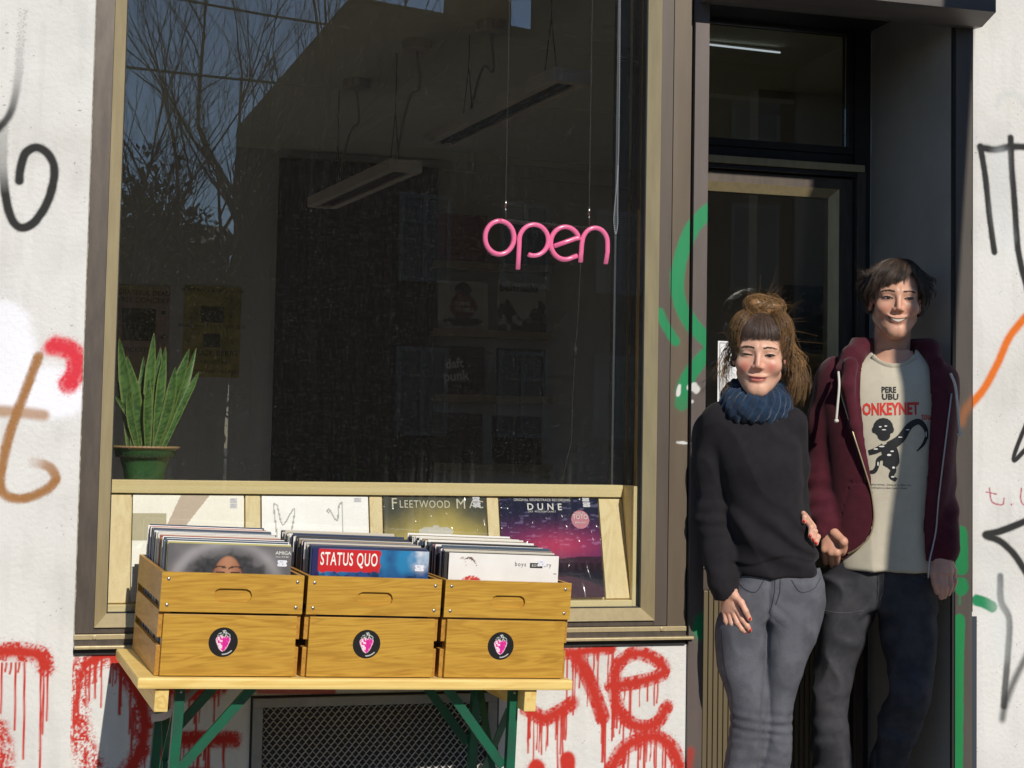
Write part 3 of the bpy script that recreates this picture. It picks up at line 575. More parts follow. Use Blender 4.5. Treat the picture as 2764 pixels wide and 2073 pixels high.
def strawberry():
    """round sticker: black disc, pink strawberry with leaf crown"""
    nr, na = 26, 72; v = [(0, 0, 0)]; 
    for i in range(1, nr+1):
        for k in range(na): a = k*2*PI/na; v.append((i/nr*math.cos(a), 0, i/nr*math.sin(a)))
    f = [[0, 1+(k+1) % na, 1+k] for k in range(na)]+[[1+(i-1)*na+k, 1+(i-1)*na+(k+1) % na, 1+i*na+(k+1) % na, 1+i*na+k] for i in range(1, nr) for k in range(na)]
    v = np.array(v); x, z = v[:, 0], v[:, 2]
    col = np.tile(np.array([.012, .011, .012]), (len(v), 1))
    # fruit: heart-like drop
    zz = (z+.62)/1.05; wd = np.where((zz > 0) & (zz < 1), .60*np.sqrt(np.clip(zz, 0, 1))*(1-.25*np.clip(zz, 0, 1)**6)*np.clip((1.02-zz)/.18, 0, 1)**.5, 0)
    m = np.abs(x+.02) < wd; col[m] = (.66, .02, .28)
    hl = m & (x < -.05) & (n2(x, z, 9, 3) > .42); col[hl] = (.85, .62, .70)
    rim = m & (np.abs(np.abs(x+.02)-wd) < .05); col[rim] = (.85, .55, .68)
    dots = m & (n2(x, z, 14, 8) > .74) & (x > 0); col[dots] = (.8, .3, .5)
    for lx, lz, an in ((-.25, .52, .5), (-.1, .6, 1.1), (.12, .62, 1.9), (.3, .5, 2.5), (.05, .5, 1.57)):
        dx, dz = x-lx, z-lz; u = dx*math.cos(an)+dz*math.sin(an); w = -dx*math.sin(an)+dz*math.cos(an)
        lf = (u/.2)**2+(w/.085)**2; col[(lf < 1)] = (.03, .03, .03); col[(lf < 1.0) & (lf > .55)] = (.62, .66, .62)
    rr = np.hypot(x, z); an = np.arctan2(z, x); tx = (rr > .80) & (rr < .87) & (an > -2.5) & (an < -.75) & (np.sin(an*70) > -.1); col[tx] = (.5, .5, .5)
    return v, f, col
ST = strawberry()
M['sticker'] = mat('printed_sticker', (0, 0, 0), .3, attr='Col', coat=.2)
crates = []
clabels = ['stained wooden record crate at the left end of the table', 'middle stained wooden record crate between two others on the table', 'stained wooden record crate at the right end of the table']
for k in range(3):
    a0 = .042+k*.3675; B0 = .014
    def C(v, a0=a0, B0=B0): v = np.asarray(v, float); return T(v+np.array([a0, B0, .0006]))
    cr = thing('record_crate', C([(CW/2, CD/2, 0)])[0], clabels[k], 'crate', 'wooden record crates on the table')
    v, f = slot_board(CW, .097, .012, CW*.5, .043, .096, .034, .008); v[:, 2] += CH-.097
    fb = obj('front_board', (C(v), f), M['crate_x'], cr)
    for sa in (.017, CW-.017):
        for sc in (CH-.017, CH-.081):
            sv = MB().sphere((0, 0, 0), (.0045, .0018, .0045), 10, 6).arr(); obj('screw', (C(sv+np.array([sa, -.0005, sc])), MB().sphere((0, 0, 0), 1, 10, 6).f), M['screw'], fb, smooth=True)
    lb = obj('front_board', MB().box(.0115, CW-.0115, .0, .012, .002, CH-.103, .0012, C), M['crate_x'], cr)
    sv, sf, scol = ST; r = .0365; c0 = np.array([CW*.455 if k == 0 else CW*.46, -.0006, .086])
    obj('strawberry_sticker', (C(sv*np.array([r, r, r])+c0), sf), M['sticker'], lb, col=scol, label='round black sticker with a pink strawberry')
    for a in (0, CW-.011):
        for c0, c1 in ((.001, .074), (.094, .161), (.181, CH-.0005)): obj('side_slat', MB().box(a, a+.011, .0125, CD-.0125, c0, c1, .0012, C), M['crate_y'], cr)
        for bb in (.013, CD-.033): obj('corner_post', MB().box(a+.0115 if a == 0 else a-.0185, a+.0300 if a == 0 else a-.0005, bb, bb+.02, .003, CH-.006, 0, C), M['crate_y'], cr)
    for c0, c1 in ((.002, CH-.103), (CH-.097, CH+.0)): obj('back_board', MB().box(0, CW, CD-.012, CD, c0, c1, .0012, C), M['crate_x'], cr)
    obj('bottom_board', MB().box(.0125, CW-.0125, .013, CD-.013, .001, .009, 0, C), M['crate_x'], cr)
    crates.append((cr, C))

# ------------------------------------------------------------------ printed covers (flat print in colour attributes)
def cover_geo(w, h, fn, n=84, t=.003):
    g, q = np.meshgrid(np.linspace(0, 1, n), np.linspace(0, 1, n), indexing='ij'); g = g.ravel(); q = q.ravel()
    v = np.stack([g*w, np.zeros(n*n), q*h], 1); i, j = np.meshgrid(np.arange(n-1), np.arange(n-1), indexing='ij'); a = (i*n+j).ravel(); f = np.stack([a, a+n, a+n+1, a+1], 1).tolist()
    e = np.array([[0, 0, 0], [w, 0, 0], [w, 0, h], [0, 0, h], [0, t, 0], [w, t, 0], [w, t, h], [0, t, h]]); o = n*n
    f += [[o+a for a in x] for x in ([0, 4, 5, 1], [1, 5, 6, 2], [2, 6, 7, 3], [3, 7, 4, 0], [4, 7, 6, 5])]
    c = np.clip(fn(g, q), 0, 1); return np.vstack([v, e]), f, np.vstack([c, np.tile(c.mean(0)*.8, (8, 1))])
def lerp(a, b, t): t = np.asarray(t)[..., None]; return np.array(a)*(1-t)+np.array(b)*t
def art_portrait(u, v):
    c = lerp((.05, .048, .05), (.20, .19, .20), fbm(u, v, 3, 1))
    r = np.hypot((u-.48)/.36, (v-.66)/.30); c = c*(1+1.2*np.exp(-((r-1.18)/.14)**2)[:, None])
    hair = 1-sstep(.80, 1.02, r+(fbm(u, v, 22, 3)-.5)*.35); hc = lerp((.012, .012, .014), (.07, .07, .075), fbm(u, v, 40, 4)); c = c*(1-hair[:, None])+hc*hair[:, None]
    fc = 1-sstep(.92, 1.02, np.hypot((u-.485)/.125, (v-.70)/.215)); sk = lerp((.44, .21, .12), (.26, .10, .055), sstep(.0, 1., np.abs(u-.485)/.13)); c = c*(1-fc[:, None])+sk*fc[:, None]
    for s in (-1, 1):
        e = np.hypot((u-.485-s*.062)/.040, (v-.775)/.012) < 1; c[e] = (.02, .015, .015)
        bx = (u-.485-s*.065)/.055; br = (np.abs(v-.825+.012*bx**2) < .007) & (np.abs(bx) < 1); c[br] = (.04, .025, .02)
    return c
def art_blue(u, v):
    c = lerp((.02, .20, .42), (.015, .06, .20), sstep(.35, .7, fbm(u, v, 5, 3)))
    c = np.where((u < .06)[:, None], np.array([.02, .02, .10]), c)
    ln = np.abs(v-(.80+.05*np.sin(u*16)*np.exp(-((u-.2)/.1)**2))) < .006; c[ln & (u < .32) & (u > .1)] = (.01, .02, .08)
    dk = fbm(u, v, 16, 8) > .62; c[dk & (v < .84)] *= .45
    red = (u > .055) & (u < .575+.006*np.sin(v*60)) & (v > .812+.012*(u-.3)+.004*np.sin(u*50)) & (v < .992); c[red] = (.55, .018, .022)
    w = sstep(.35, .6, fbm(u, v, 7, 9))*sstep(.80, .95, u+.25*(v-.9))*sstep(.78, .88, v); c = c*(1-w[:, None])+np.array([.75, .75, .77])*w[:, None]
    return c
def art_white(u, v):
    c = np.tile([.78, .76, .74], (len(u), 1))
    for x0, w, d in ((.20, .055, 1.), (.13, .03, .45)):
        t = (u-x0)/w; m = (np.abs(v-(.955-.035*t*t-.03*t)) < .010*(1-np.abs(t)*.6)) & (np.abs(t) < 1); c[m] = lerp((.78, .7, .66), (.10, .05, .035), np.full(m.sum(), d))
    lip = np.hypot((u-.205)/.085, (v-.765)/.045) < 1; c[lip] = (.52, .05, .04); c[lip & (n2(u, v, 60, 2) > .62)] = (.75, .35, .3)
    return c
def art_cream(u, v):
    c = lerp((.90, .86, .72), (.97, .95, .88), fbm(u, v, 3, 2)); t = v-.45
    band = ((u-.30-.75*(1-v)*-1*0-.42*(v-.7)) > 0) & ((u-.47-.72*(v-.7)) < 0); c[band] = lerp((.46, .33, .20), (.36, .22, .14), fbm(u, v, 8, 5))[band]
    return c
def art_hands(u, v):
    c = np.tile([.97, .97, .98], (len(u), 1)); x, z = u, v
    for pts in ([(.14, .6), (.11, .90), (.125, .915), (.145, .90), (.19, .72), (.26, .82), (.29, .87), (.305, .86), (.29, .75), (.26, .6)], [(.62, .84), (.61, .86), (.63, .87), (.70, .76), (.72, .90), (.735, .93), (.75, .92), (.755, .6)]):
        d, _ = segdist(x, z, spline(np.array(pts), 4)); c[d < .0065] = (.25, .25, .26)
    return c
def art_gold(u, v):
    r = np.hypot((u-.52)/.75, (v-.45)/.55); c = lerp((.62, .50, .15), (.075, .08, .065), sstep(.35, 1.05, r+(fbm(u, v, 4, 5)-.5)*.3))
    for x0 in (.43, .57): c[(np.hypot((u-x0)/.095, (v-.655)/.05) < 1)] = (.72, .70, .62)
    c[np.hypot((u-.5)/.03, (v-.70)/.025) < 1] = (.72, .7, .62); c[v < .40] *= .6
    return c
def art_dusk(u, v):   # plain night-sky-to-desert picture
    c = lerp((.012, .015, .05), (.10, .028, .13), sstep(.90, .50, v)); glow = np.exp(-((v-.52)/.14)**2-((u-.55)/.42)**2); c = c*(1-glow[:, None])+np.array([.55, .05, .14])*glow[:, None]
    st = (n2(u*3, v*14, 6, 4) > .74) & (v > .5); c[st] += np.array([.10, .09, .16])
    g = v < .40+.01*np.sin(u*9); c[g] = lerp((.05, .015, .04), (.012, .01, .025), sstep(.40, .2, v))[g]
    row = (v < .34) & (v > .26) & (np.sin(u*80) > 0); c[row] *= .5
    dune = v < .22-.5*(u-.5)**2; c[dune] = lerp((.10, .025, .05), (.02, .01, .03), fbm(u, v, 3, 1))[dune]
    return c
def lay(parent, name, P, A, B, Nn, s, size, u, v, W, m, sx=1., sp=1., off=0., rot=0., lift=.0008, align='LEFT'):
    """lettering at (u, v) of a cover with origin P, axes A (width), B (height), outward normal Nn, size W"""
    cr_, sr_ = math.cos(rot), math.sin(rot)
    g, f = text_geo(s, size, lambda x, y: P+A*(u*W+x*cr_-y*sr_)+B*(v*W+x*sr_+y*cr_)+Nn*lift, sx, align, sp, off)
    return obj(name, (g, f), m, parent)
def price(parent, P, A, B, Nn, u, v, W, w=.026, h=.016):
    b = MB(); pl = [(0, .25), (.12, .5), (0, .75), (.08, 1), (.92, 1), (1, .75), (.88, .5), (1, .25), (.92, 0), (.08, 0)]
    b.prism(pl, lambda x, y, hh: P+A*(u*W+(x-.5)*w)+B*(v*W+(y-.5)*h)+Nn*hh, .0006, .0012)
    o = obj('price_label', b, M['sticker_white'], parent); q = MB()
    for i, (x, y, L) in enumerate(((.25, .62, .5), (.2, .25, .12), (.5, .25, .32))):
        for j in range(int(L*12)): q.prism([(0, 0), (.022, 0), (.022, .2), (0, .2)], lambda s_, t_, hh, x=x, y=y, j=j: P+A*(u*W+(x+j*.06+s_-.5)*w)+B*(v*W+(y+t_-.5)*h)+Nn*hh, .0012, .0014)
    obj('price_print', q, mat('price_ink', (.2, .2, .3), .6) if 'pink_' not in M else M['pink_'], o); return o
M['pink_'] = mat('price_ink', (.2, .2, .3), .6)

# records packed in the crates
recmat = bpy.data.materials.new('assorted_sleeves'); recmat.use_nodes = True
_n, _l = recmat.node_tree.nodes, recmat.node_tree.links; _oi = _n.new('ShaderNodeObjectInfo'); _cr = _n.new('ShaderNodeValToRGB'); _cr.color_ramp.interpolation = 'CONSTANT'
cols = [(.66, .63, .56), (.02, .02, .022), (.52, .47, .38), (.78, .77, .74), (.03, .026, .025), (.06, .03, .09), (.72, .69, .62), (.26, .20, .12), (.015, .03, .08), (.78, .75, .70), (.32, .04, .03), (.012, .012, .012), (.45, .40, .14), (.70, .67, .63), (.05, .08, .12), (.20, .17, .14)]
el = _cr.color_ramp.elements; el[0].position = 0; el[0].color = (*cols[0], 1); el[1].position = 1/16; el[1].color = (*cols[1], 1)
for i in range(2, 16): e = el.new(i/16); e.color = (*cols[i], 1)
_l.new(_oi.outputs['Random'], _cr.inputs[0]); _tc = _n.new('ShaderNodeTexCoord'); _nz = _n.new('ShaderNodeTexNoise'); _nz.inputs['Scale'].default_value = 40; _l.new(_tc.outputs['Object'], _nz.inputs['Vector'])
_mx = _n.new('ShaderNodeMix'); _mx.data_type = 'RGBA'; _mx.blend_type = 'MULTIPLY'; _mx.inputs[0].default_value = .7; _l.new(_cr.outputs[0], _mx.inputs[6]); _l.new(_nz.outputs['Color'], _mx.inputs[7])
_l.new(_cr.outputs[0], _n['Principled BSDF'].inputs['Base Color']); _n['Principled BSDF'].inputs['Roughness'].default_value = .45
RW = .314
rm = mesh_from('record_sleeve', *(lambda q: (q.arr(), q.f))(MB().box(0, RW, 0, .0032, 0, RW, .0008))); rm.materials.append(recmat)
fronts = [(art_portrait, 'record sleeve with a portrait, front of the left crate', M['cover']), (art_blue, 'blue record sleeve with red title block, front of the middle crate', M['cover']), (art_white, 'white record sleeve with faint brows and lips, front of the right crate', M['cover'])]
R = random.Random(11)
side = ['left', 'middle', 'right']
for k, (cr, C) in enumerate(crates):
    N = 52; b0, b1 = .036, .404
    for i in range(N):
        fr_ = i/(N-1); bb = b0+(b1-b0)*fr_; lean = math.radians(2.5+1.5*fr_+R.uniform(-.5, .5)); aa = .0125+R.uniform(0, .008); cc = .0095+.010*fr_+R.uniform(0, .007)+(.006 if R.random() < .15 else 0) if i else .0095
        d = ey*math.cos(lean)-ez*math.sin(lean); u = ez*math.cos(lean)+ey*math.sin(lean); Nn = -d
        P = C([(aa, bb, cc)])[0]
        if i == 0:
            v, f, c = cover_geo(RW, RW, fronts[k][0], 110)
            w = np.asarray(v)@np.stack([ex, d, u]); o = obj('record_sleeve', (P+w, f), fronts[k][2], None, col=c, base=P, label=fronts[k][1], cat='record', group='records at the front of the crates')
            BASE[o.name] = P
            if k == 0:
                lay(o, 'lettering', P, ex, u, Nn, 'AMIGA', .0125, .865, .935, RW, M['inkw'], 1.05); lay(o, 'lettering', P, ex, u, Nn, 'stereo  8 55 605', .005, .868, .912, RW, M['inkw'])
                price(o, P, ex, u, Nn, .925, .865, RW)
            elif k == 1:
                lay(o, 'lettering', P, ex, u, Nn, 'STATUS QUO', .047, .066, .865, RW, M['inkw'], .49, 1.12, .0006); price(o, P, ex, u, Nn, .92, .86, RW)
            else:
                lay(o, 'lettering', P, ex, u, Nn, 'boys', .0165, .595, .905, RW, M['ink'], .85, 1.3); lay(o, 'lettering', P, ex, u, Nn, 'ery', .0165, .86, .905, RW, M['ink'], .85, 1.3)
                q = MB().prism([(.735, .893), (.85, .893), (.85, .935), (.735, .935)], lambda x, y, h: P+ex*x*RW+u*y*RW+Nn*h, .0004, .0008); obj('title_block', q, M['ink'], o)
                lay(o, 'lettering', P, ex, u, Nn, 'BON', .009, .75, .904, RW, M['inkw'], 1, 1.3, lift=.0011); price(o, P, ex, u, Nn, .845, .935, RW)
                obj('title_block', MB().prism([(.955, .845), (.985, .845), (.985, .85), (.955, .85)], lambda x, y, h: P+ex*x*RW+u*y*RW+Nn*h, .0004, .0008), M['ink'], o)
        else:
            o = bpy.data.objects.new('record_sleeve', rm); COL.objects.link(o)
            Rm = Matrix((tuple(ex), tuple(d), tuple(u))).transposed().to_4x4(); o.matrix_world = Matrix.Translation(Vector(P))@Rm
            tag(o, 'one of the record sleeves packed behind the front sleeve in the %s crate' % side[k], 'record', 'records packed in the %s crate' % side[k])

# ------------------------------------------------------------------ record display inside the window
YB, YT = .078, .165
zt = xz(1480, 1342, YT)[1]; zb = xz(1643, 1613, YB)[1]
slope = np.array([0, YT-YB, zt-zb]); SL = np.linalg.norm(slope); PB = slope/SL; PN = np.array([0, -PB[2], PB[1]]); PX = np.array([1., 0, 0])
def PP(x, s, n=0.): return np.array([x, YB, zb])+PB*s+PN*n
rack = thing('display_rack', (.9, .2, .9), 'sloping pine record rack standing inside the shop window', 'rack')
def rbox(x0, x1, s0, s1, n0, n1, bev=.0015):
    q = MB().box(x0, x1, n0, n1, s0, s1, bev); v = q.arr(); return np.stack([PP(a, c, -b_) for a, b_, c in v]), q.f
X0r, X1r = .123, 1.672
zr0 = xz(900, 1338, YT-.01)[1]; zr1 = xz(900, 1301, YT-.01)[1]
obj('top_rail', MB().box(X0r, X1r, YT-.012, YT+.03, zt+.002, zr1, .002), M['rack_x'], rack)
obj('back_board', rbox(X0r, X1r, -.004, SL-.003, .012, .022), M['rack_z'], rack)
obj('bottom_rail', MB().box(X0r, X1r, YB-.022, YB+.02, zb-.034, zb-.006, .002), M['rack_x'], rack)
rx = [xz(px, 1335, YT)[0] for px in (359, 706, 1034, 1347)]
st = [X0r]+rx+[X1r]; W4 = .3155
for k in range(5):
    a = X0r if k == 0 else rx[k-1]+W4+.004; c = rx[k]-.004 if k < 4 else X1r-.0
    if c-a > .005: obj('stile', rbox(a, c, -.003, SL-.004, -.002, .0118), M['rack_z'], rack)
obj('side_board', MB().box(X1r+.001, X1r+.012, YB-.02, YT+.03, zb-.034, zr1), M['rack_z'], rack)
obj('ledge', MB().box(X0r, X1r+.01, YT+.031, .60, zr0-.02, zr0, .002), M['rack_x'], rack)
wl_ = ['cream record sleeve with a beige diagonal band, leftmost in the window rack', 'white record sleeve with outline drawing of hands in the window rack', 'olive and gold record sleeve with pale lettering in the window rack', 'dark purple and red record sleeve, rightmost in the window rack']
for k, fn in enumerate((art_cream, art_hands, art_gold, art_dusk)):
    v, f, c = cover_geo(W4-.0005, SL-.006, fn, 110); P = PP(rx[k], .001, .004)
    w = np.stack([P+PX*a-PN*b_+PB*q for a, b_, q in v]); o = obj('record_sleeve', (w, f), M['cover'] if k < 2 else M['cover_gloss'], None, col=c, base=P, label=wl_[k], cat='record', group='records in the window rack'); BASE[o.name] = P
    A = (P, PX, PB, PN)
    if k == 0:
        price(o, *A, .905, .925, W4, .022, .013); price(o, *A, .905, .875, W4, .022, .014)
        obj('paper_patch', MB().prism([(0, .55), (.3, .55), (.3, .80), (0, .80)], lambda x, y, h: P+PX*x*W4+PB*y*W4+PN*h, .0005, .001), mat('yellowed_paper', (.56, .50, .32), .6), o)
    if k == 1: price(o, *A, .90, .94, W4, .024, .013)
    if k == 2:
        lay(o, 'lettering', *A, 'F', .044, .07, .865, W4, M['inkg'], .95, 1.1); lay(o, 'lettering', *A, 'LEETWOOD', .033, .150, .868, W4, M['inkg'], .80, 1.12)
        lay(o, 'lettering', *A, 'M', .044, .70, .862, W4, M['inkg'], .95, 1.1); lay(o, 'lettering', *A, 'AC', .033, .835, .868, W4, M['inkg'], .95, 1.1)
        price(o, *A, .905, .955, W4, .024, .015); price(o, *A, .91, .90, W4, .025, .015)
    if k == 3:
        lay(o, 'lettering', *A, 'ORIGINAL SOUNDTRACK RECORDING', .0115, .14, .942, W4, M['inkw'], .86, 1.05); lay(o, 'lettering', *A, 'DUNE', .029, .27, .855, W4, M['inkw'], 1.0, 1.75, .0005)
        lay(o, 'lettering', *A, 'DER WUSTENPLANET', .008, .28, .83, W4, M['inkw'], .9, 1.35)
        price(o, *A, .875, .965, W4, .024, .015); price(o, *A, .88, .91, W4, .025, .015)
        di = [(.805+.092*math.cos(t*2*PI/40), .76+.092*math.sin(t*2*PI/40)) for t in range(40)]; s_ = obj('round_sticker', MB().prism(di, lambda x, y, h: P+PX*x*W4+PB*y*W4+PN*h, .0006, .0012), mat('pink_sticker', (.50, .11, .19), .45), o)
        lay(s_, 'lettering', *A, 'TOTO', .021, .805, .765, W4, M['inkw'], .85, .95, lift=.0018, align='CENTER'); lay(s_, 'lettering', *A, 'BRIAN ENO', .008, .805, .722, W4, M['inkw'], .9, 1., lift=.0018, align='CENTER'); lay(s_, 'lettering', *A, 'MUSIC BY', .008, .805, .818, W4, M['inkw'], .9, 1., lift=.0018, align='CENTER')
# ------------------------------------------------------------------ shop interior
HC, YBK = 3.1, 5.0
iw = mat('interior_wall_paint', (.74, .72, .71), .85, col2=(.66, .64, .63), nscale=1.5)
obj('interior_wall', MB().box(-1.0, -.8, .3, YBK, 0, HC), iw, None, kind='structure')
obj('interior_wall', MB().box(5., 5.2, .3, YBK, 0, HC), iw, None, kind='structure')
obj('interior_wall', MB().box(-1.0, 5.2, YBK, YBK+.2, 0, HC), iw, None, kind='structure')
obj('ceiling', MB().box(-1.0, 5.2, .0, YBK+.2, HC, HC+.1), mat('ceiling_paint', (.66, .66, .50), .9), None, kind='structure')
obj('floor', MB().box(-1.0, 5.2, .301, YBK+.2, -.1, -.004), mat('dark_floorboards', (.46, .45, .45), .6, col2=(.38, .37, .37), nscale=3, stretch=(12, 1, 1)), None, kind='structure')
# side cheek of pine boards at the right of the window, blind bars
b = MB()
ck = thing('window_cheek', (1.74, .3, .4), 'pine boarded side lining at the right end of the shop window', 'panelling')
for i, (x0, x1, z0, z1) in enumerate(((1.698, 1.712, .4, 2.30), (1.7135, 1.735, .4, 2.18), (1.7365, 1.775, .4, 2.18))): obj('board', MB().box(x0, x1, .30+i*.02, .33+i*.02, z0, z1), M['pine_z'], ck)
for i in range(4): obj('board', MB().box(1.80, 1.8315, .1005+.11*i, .21+.11*i-.001, .4, 2.15), M['pine_z'], ck)
bl = thing('window_jamb', (1.68, .2, .9), 'dark grey steel upright just inside the right end of the window', 'upright')
obj('upright', MB().box(*[xz(1655, 900, .22)[0], xz(1690, 900, .22)[0]], .22, .25, .8, 3.05), mat('slate_steel', (.05, .06, .075), .5, metal=.3), bl)
obj('upright', MB().box(xz(1700, 900, .24)[0], xz(1712, 900, .24)[0], .23, .25, .8, 3.05), mat('slate_steel', (.04, .05, .06), .5, metal=.3), bl)
# black curtain in the back opening
def Zp(py, px, Y): return xz(px, py, Y)[1]
cx0, cx1 = xz(742, 900, YBK-.1)[0], xz(1176, 900, YBK-.1)[0]; cz1 = Zp(432, 900, YBK-.1)
n = 140; xs = np.linspace(cx0, cx1, n); w = .018*np.sin(np.arange(n)*.62)+.012*np.sin(np.arange(n)*.23+1)
b = MB(); v = np.concatenate([np.stack([xs, YBK-.08+w, np.zeros(n)], 1), np.stack([xs, YBK-.08+w*.4, np.full(n, cz1)], 1)]); b.add(v, [[i, i+1, n+i+1, n+i] for i in range(n-1)])
v2 = v.copy(); v2[:, 1] += .004; b.add(v2, [[i, n+i, n+i+1, i+1] for i in range(n-1)])
obj('curtain', b, mat('black_velvet', (.006, .006, .008), .9), None, smooth=True, base=((cx0+cx1)/2, YBK-.08, 0), label='black curtain hanging at the back of the shop', cat='curtain')
# posters
inkb = mat('poster_ink', (.03, .028, .02), .7)
def poster(px0, px1, py0, py1, colr, label, lines, pic):
    Y = YBK-.006; x0, z1 = xz(px0, py0, Y); x1, z0 = xz(px1, py1, Y); 
    o = obj('poster', MB().box(x0, x1, Y, Y+.002, z0, z1), colr, None, base=((x0+x1)/2, Y, z0), label=label, cat='poster', group='posters on the back wall')
    P = np.array([x0, Y-.0008, z0]); W = x1-x0
    for s, u, v, sz in lines: g, f = text_geo(s, sz*W, lambda a, c: P+np.array([u*W+a, 0, v*(z1-z0)+c]), 1, 'CENTER'); obj('lettering', (g, f), inkb, o)
    for u0, u1, v0, v1 in pic: obj('picture', MB().box(x0+u0*W, x0+u1*W, Y-.0012, Y-.0004, z0+v0*(z1-z0), z0+v1*(z1-z0)), mat('poster_picture', (.05, .048, .03), .7, col2=(.16, .14, .06), nscale=45), o)
yl = mat('yellow_poster', (.72, .58, .12), .7, col2=(.26, .19, .04), nscale=6)
poster(498, 645, 770, 1020, yl, 'yellow concert poster with black type behind the shop window', [('SUPER ROCK & ROLL SHOW', .5, .935, .085), ('BOWIE WALLY + THE CROCKETS', .5, .545, .078), ('CHUCK BERRY', .52, .235, .14), ('SAT SUN OCT 8 & 9', .5, .15, .08), ('ROUNDHOUSE HALL 8.30', .5, .05, .075)], [(.3, .7, .60, .78), (.35, .65, .33, .48)])
poster(318, 452, 768, 1030, mat('olive_poster', (.58, .50, .22), .7, col2=(.48, .28, .38), nscale=2.5), 'older olive concert poster half hidden by the potted plant', [('GRATEFUL DEAD', .5, .90, .13), ('FREE CONCERT', .5, .82, .14), ('TICKETS', .4, .30, .13)], [(.1, .74, .42, .76), (.84, .92, .70, .74), (.84, .92, .46, .5)])
# record shelves on the back wall
shm = mat('dull_shelf_wood', (.34, .26, .15), .6, col2=(.28, .21, .12), nscale=10)
rows = [(715, 718, 1490), (897, 900, 1490), (1073, 1078, 1490), (1258, 1266, 1490)]
shelf_lbl = ['top', 'second', 'third', 'bottom']
def small_cover(px0, py0, px1, py1, fn, label, txt=(), n=40):
    Y = YBK-.10; x0, z1 = xz(px0, py0, Y); W = .312; z0 = z1-W
    v, f, c = cover_geo(W, W, fn, n); P = np.array([x0, Y-.03, z0]); v = v.copy(); v[:, 1] += v[:, 2]*.1
    o = obj('record_sleeve', (v+P, f), M['cover'], None, col=c, base=P, label=label, cat='record', group='records on the back wall shelves'); BASE[o.name] = P
    for s, u, w_, sz, m_, rot in txt: lay(o, 'lettering', P, PX, np.array([0, .1, 1.]), np.array([0, -1., 0]), s, sz*W, u, w_, W, m_, .9, 1, .002, rot, .002)
    return o
for i, (pl, pr, xr) in enumerate(rows):
    Y0 = YBK-.15; x0 = xz(1170, pl, Y0)[0]; x1 = xz(xr, pr, Y0)[0]; z = xz(1300, pl+3, Y0)[1]
    sf = thing('wall_shelf', ((x0+x1)/2, YBK-.05, z), 'pine record shelf on the back wall, %s of four' % shelf_lbl[i], 'shelf', 'record shelves on the back wall')
    obj('shelf_board', MB().box(x0, x1, Y0, YBK-.001, z-.02, z, .002), shm, sf); obj('shelf_lip', MB().box(x0, x1, Y0-.012, Y0-.0005, z-.022, z+.022, .002), shm, sf)
flat = lambda c: (lambda u, v: np.tile(c, (len(u), 1))*(.8+.4*fbm(u, v, 6, 2))[:, None])
def art_seat(u, v):
    c = np.tile([.62, .60, .56], (len(u), 1)); c[np.hypot((u-.5)/.17, (v-.83)/.15) < 1] = (.05, .035, .03); c[np.hypot((u-.5)/.27, (v-.5)/.26) < 1] = (.20, .05, .045); c[np.hypot((u-.5)/.4, (v-.2)/.09) < 1] = (.05, .045, .05); return c
def art_group(u, v):
    c = np.tile([.66, .65, .63], (len(u), 1)); c[(v < .45+.2*np.sin(u*9)) & (n2(u, v, 9, 3) > .35)] = (.06, .07, .09); return c
small_cover(1182, 575, 1312, 712, flat((.22, .02, .02)), 'dark red record sleeve on the top back shelf, left'); small_cover(1360, 590, 1490, 712, flat((.025, .02, .02)), 'black record sleeve on the top back shelf, right')
small_cover(1183, 756, 1320, 893, art_seat, 'record sleeve with a seated figure, second back shelf, left', [('SLAVES', .33, .52, .11, M['inkw'], 0), ('TO HELL', .33, .40, .11, M['inkw'], 0)])
small_cover(1343, 760, 1480, 900, art_group, 'grey record sleeve with black heading, second back shelf, right', [('beatsteaks', .04, .82, .21, M['ink'], 0)])
small_cover(1174, 932, 1312, 1070, flat((.02, .018, .016)), 'black record sleeve with pale script, third back shelf, left', [('daft', .22, .55, .26, M['inkw'], .12), ('punk', .18, .30, .28, M['inkw'], .1)])
small_cover(1340, 940, 1475, 1073, flat((.015, .015, .02)), 'plain black record sleeve, third back shelf, right')
small_cover(1166, 1113, 1308, 1250, flat((.04, .03, .02)), 'dark brown record sleeve, bottom back shelf, left'); small_cover(1328, 1122, 1462, 1254, flat((.012, .014, .02)), 'blue black record sleeve, bottom back shelf, right')
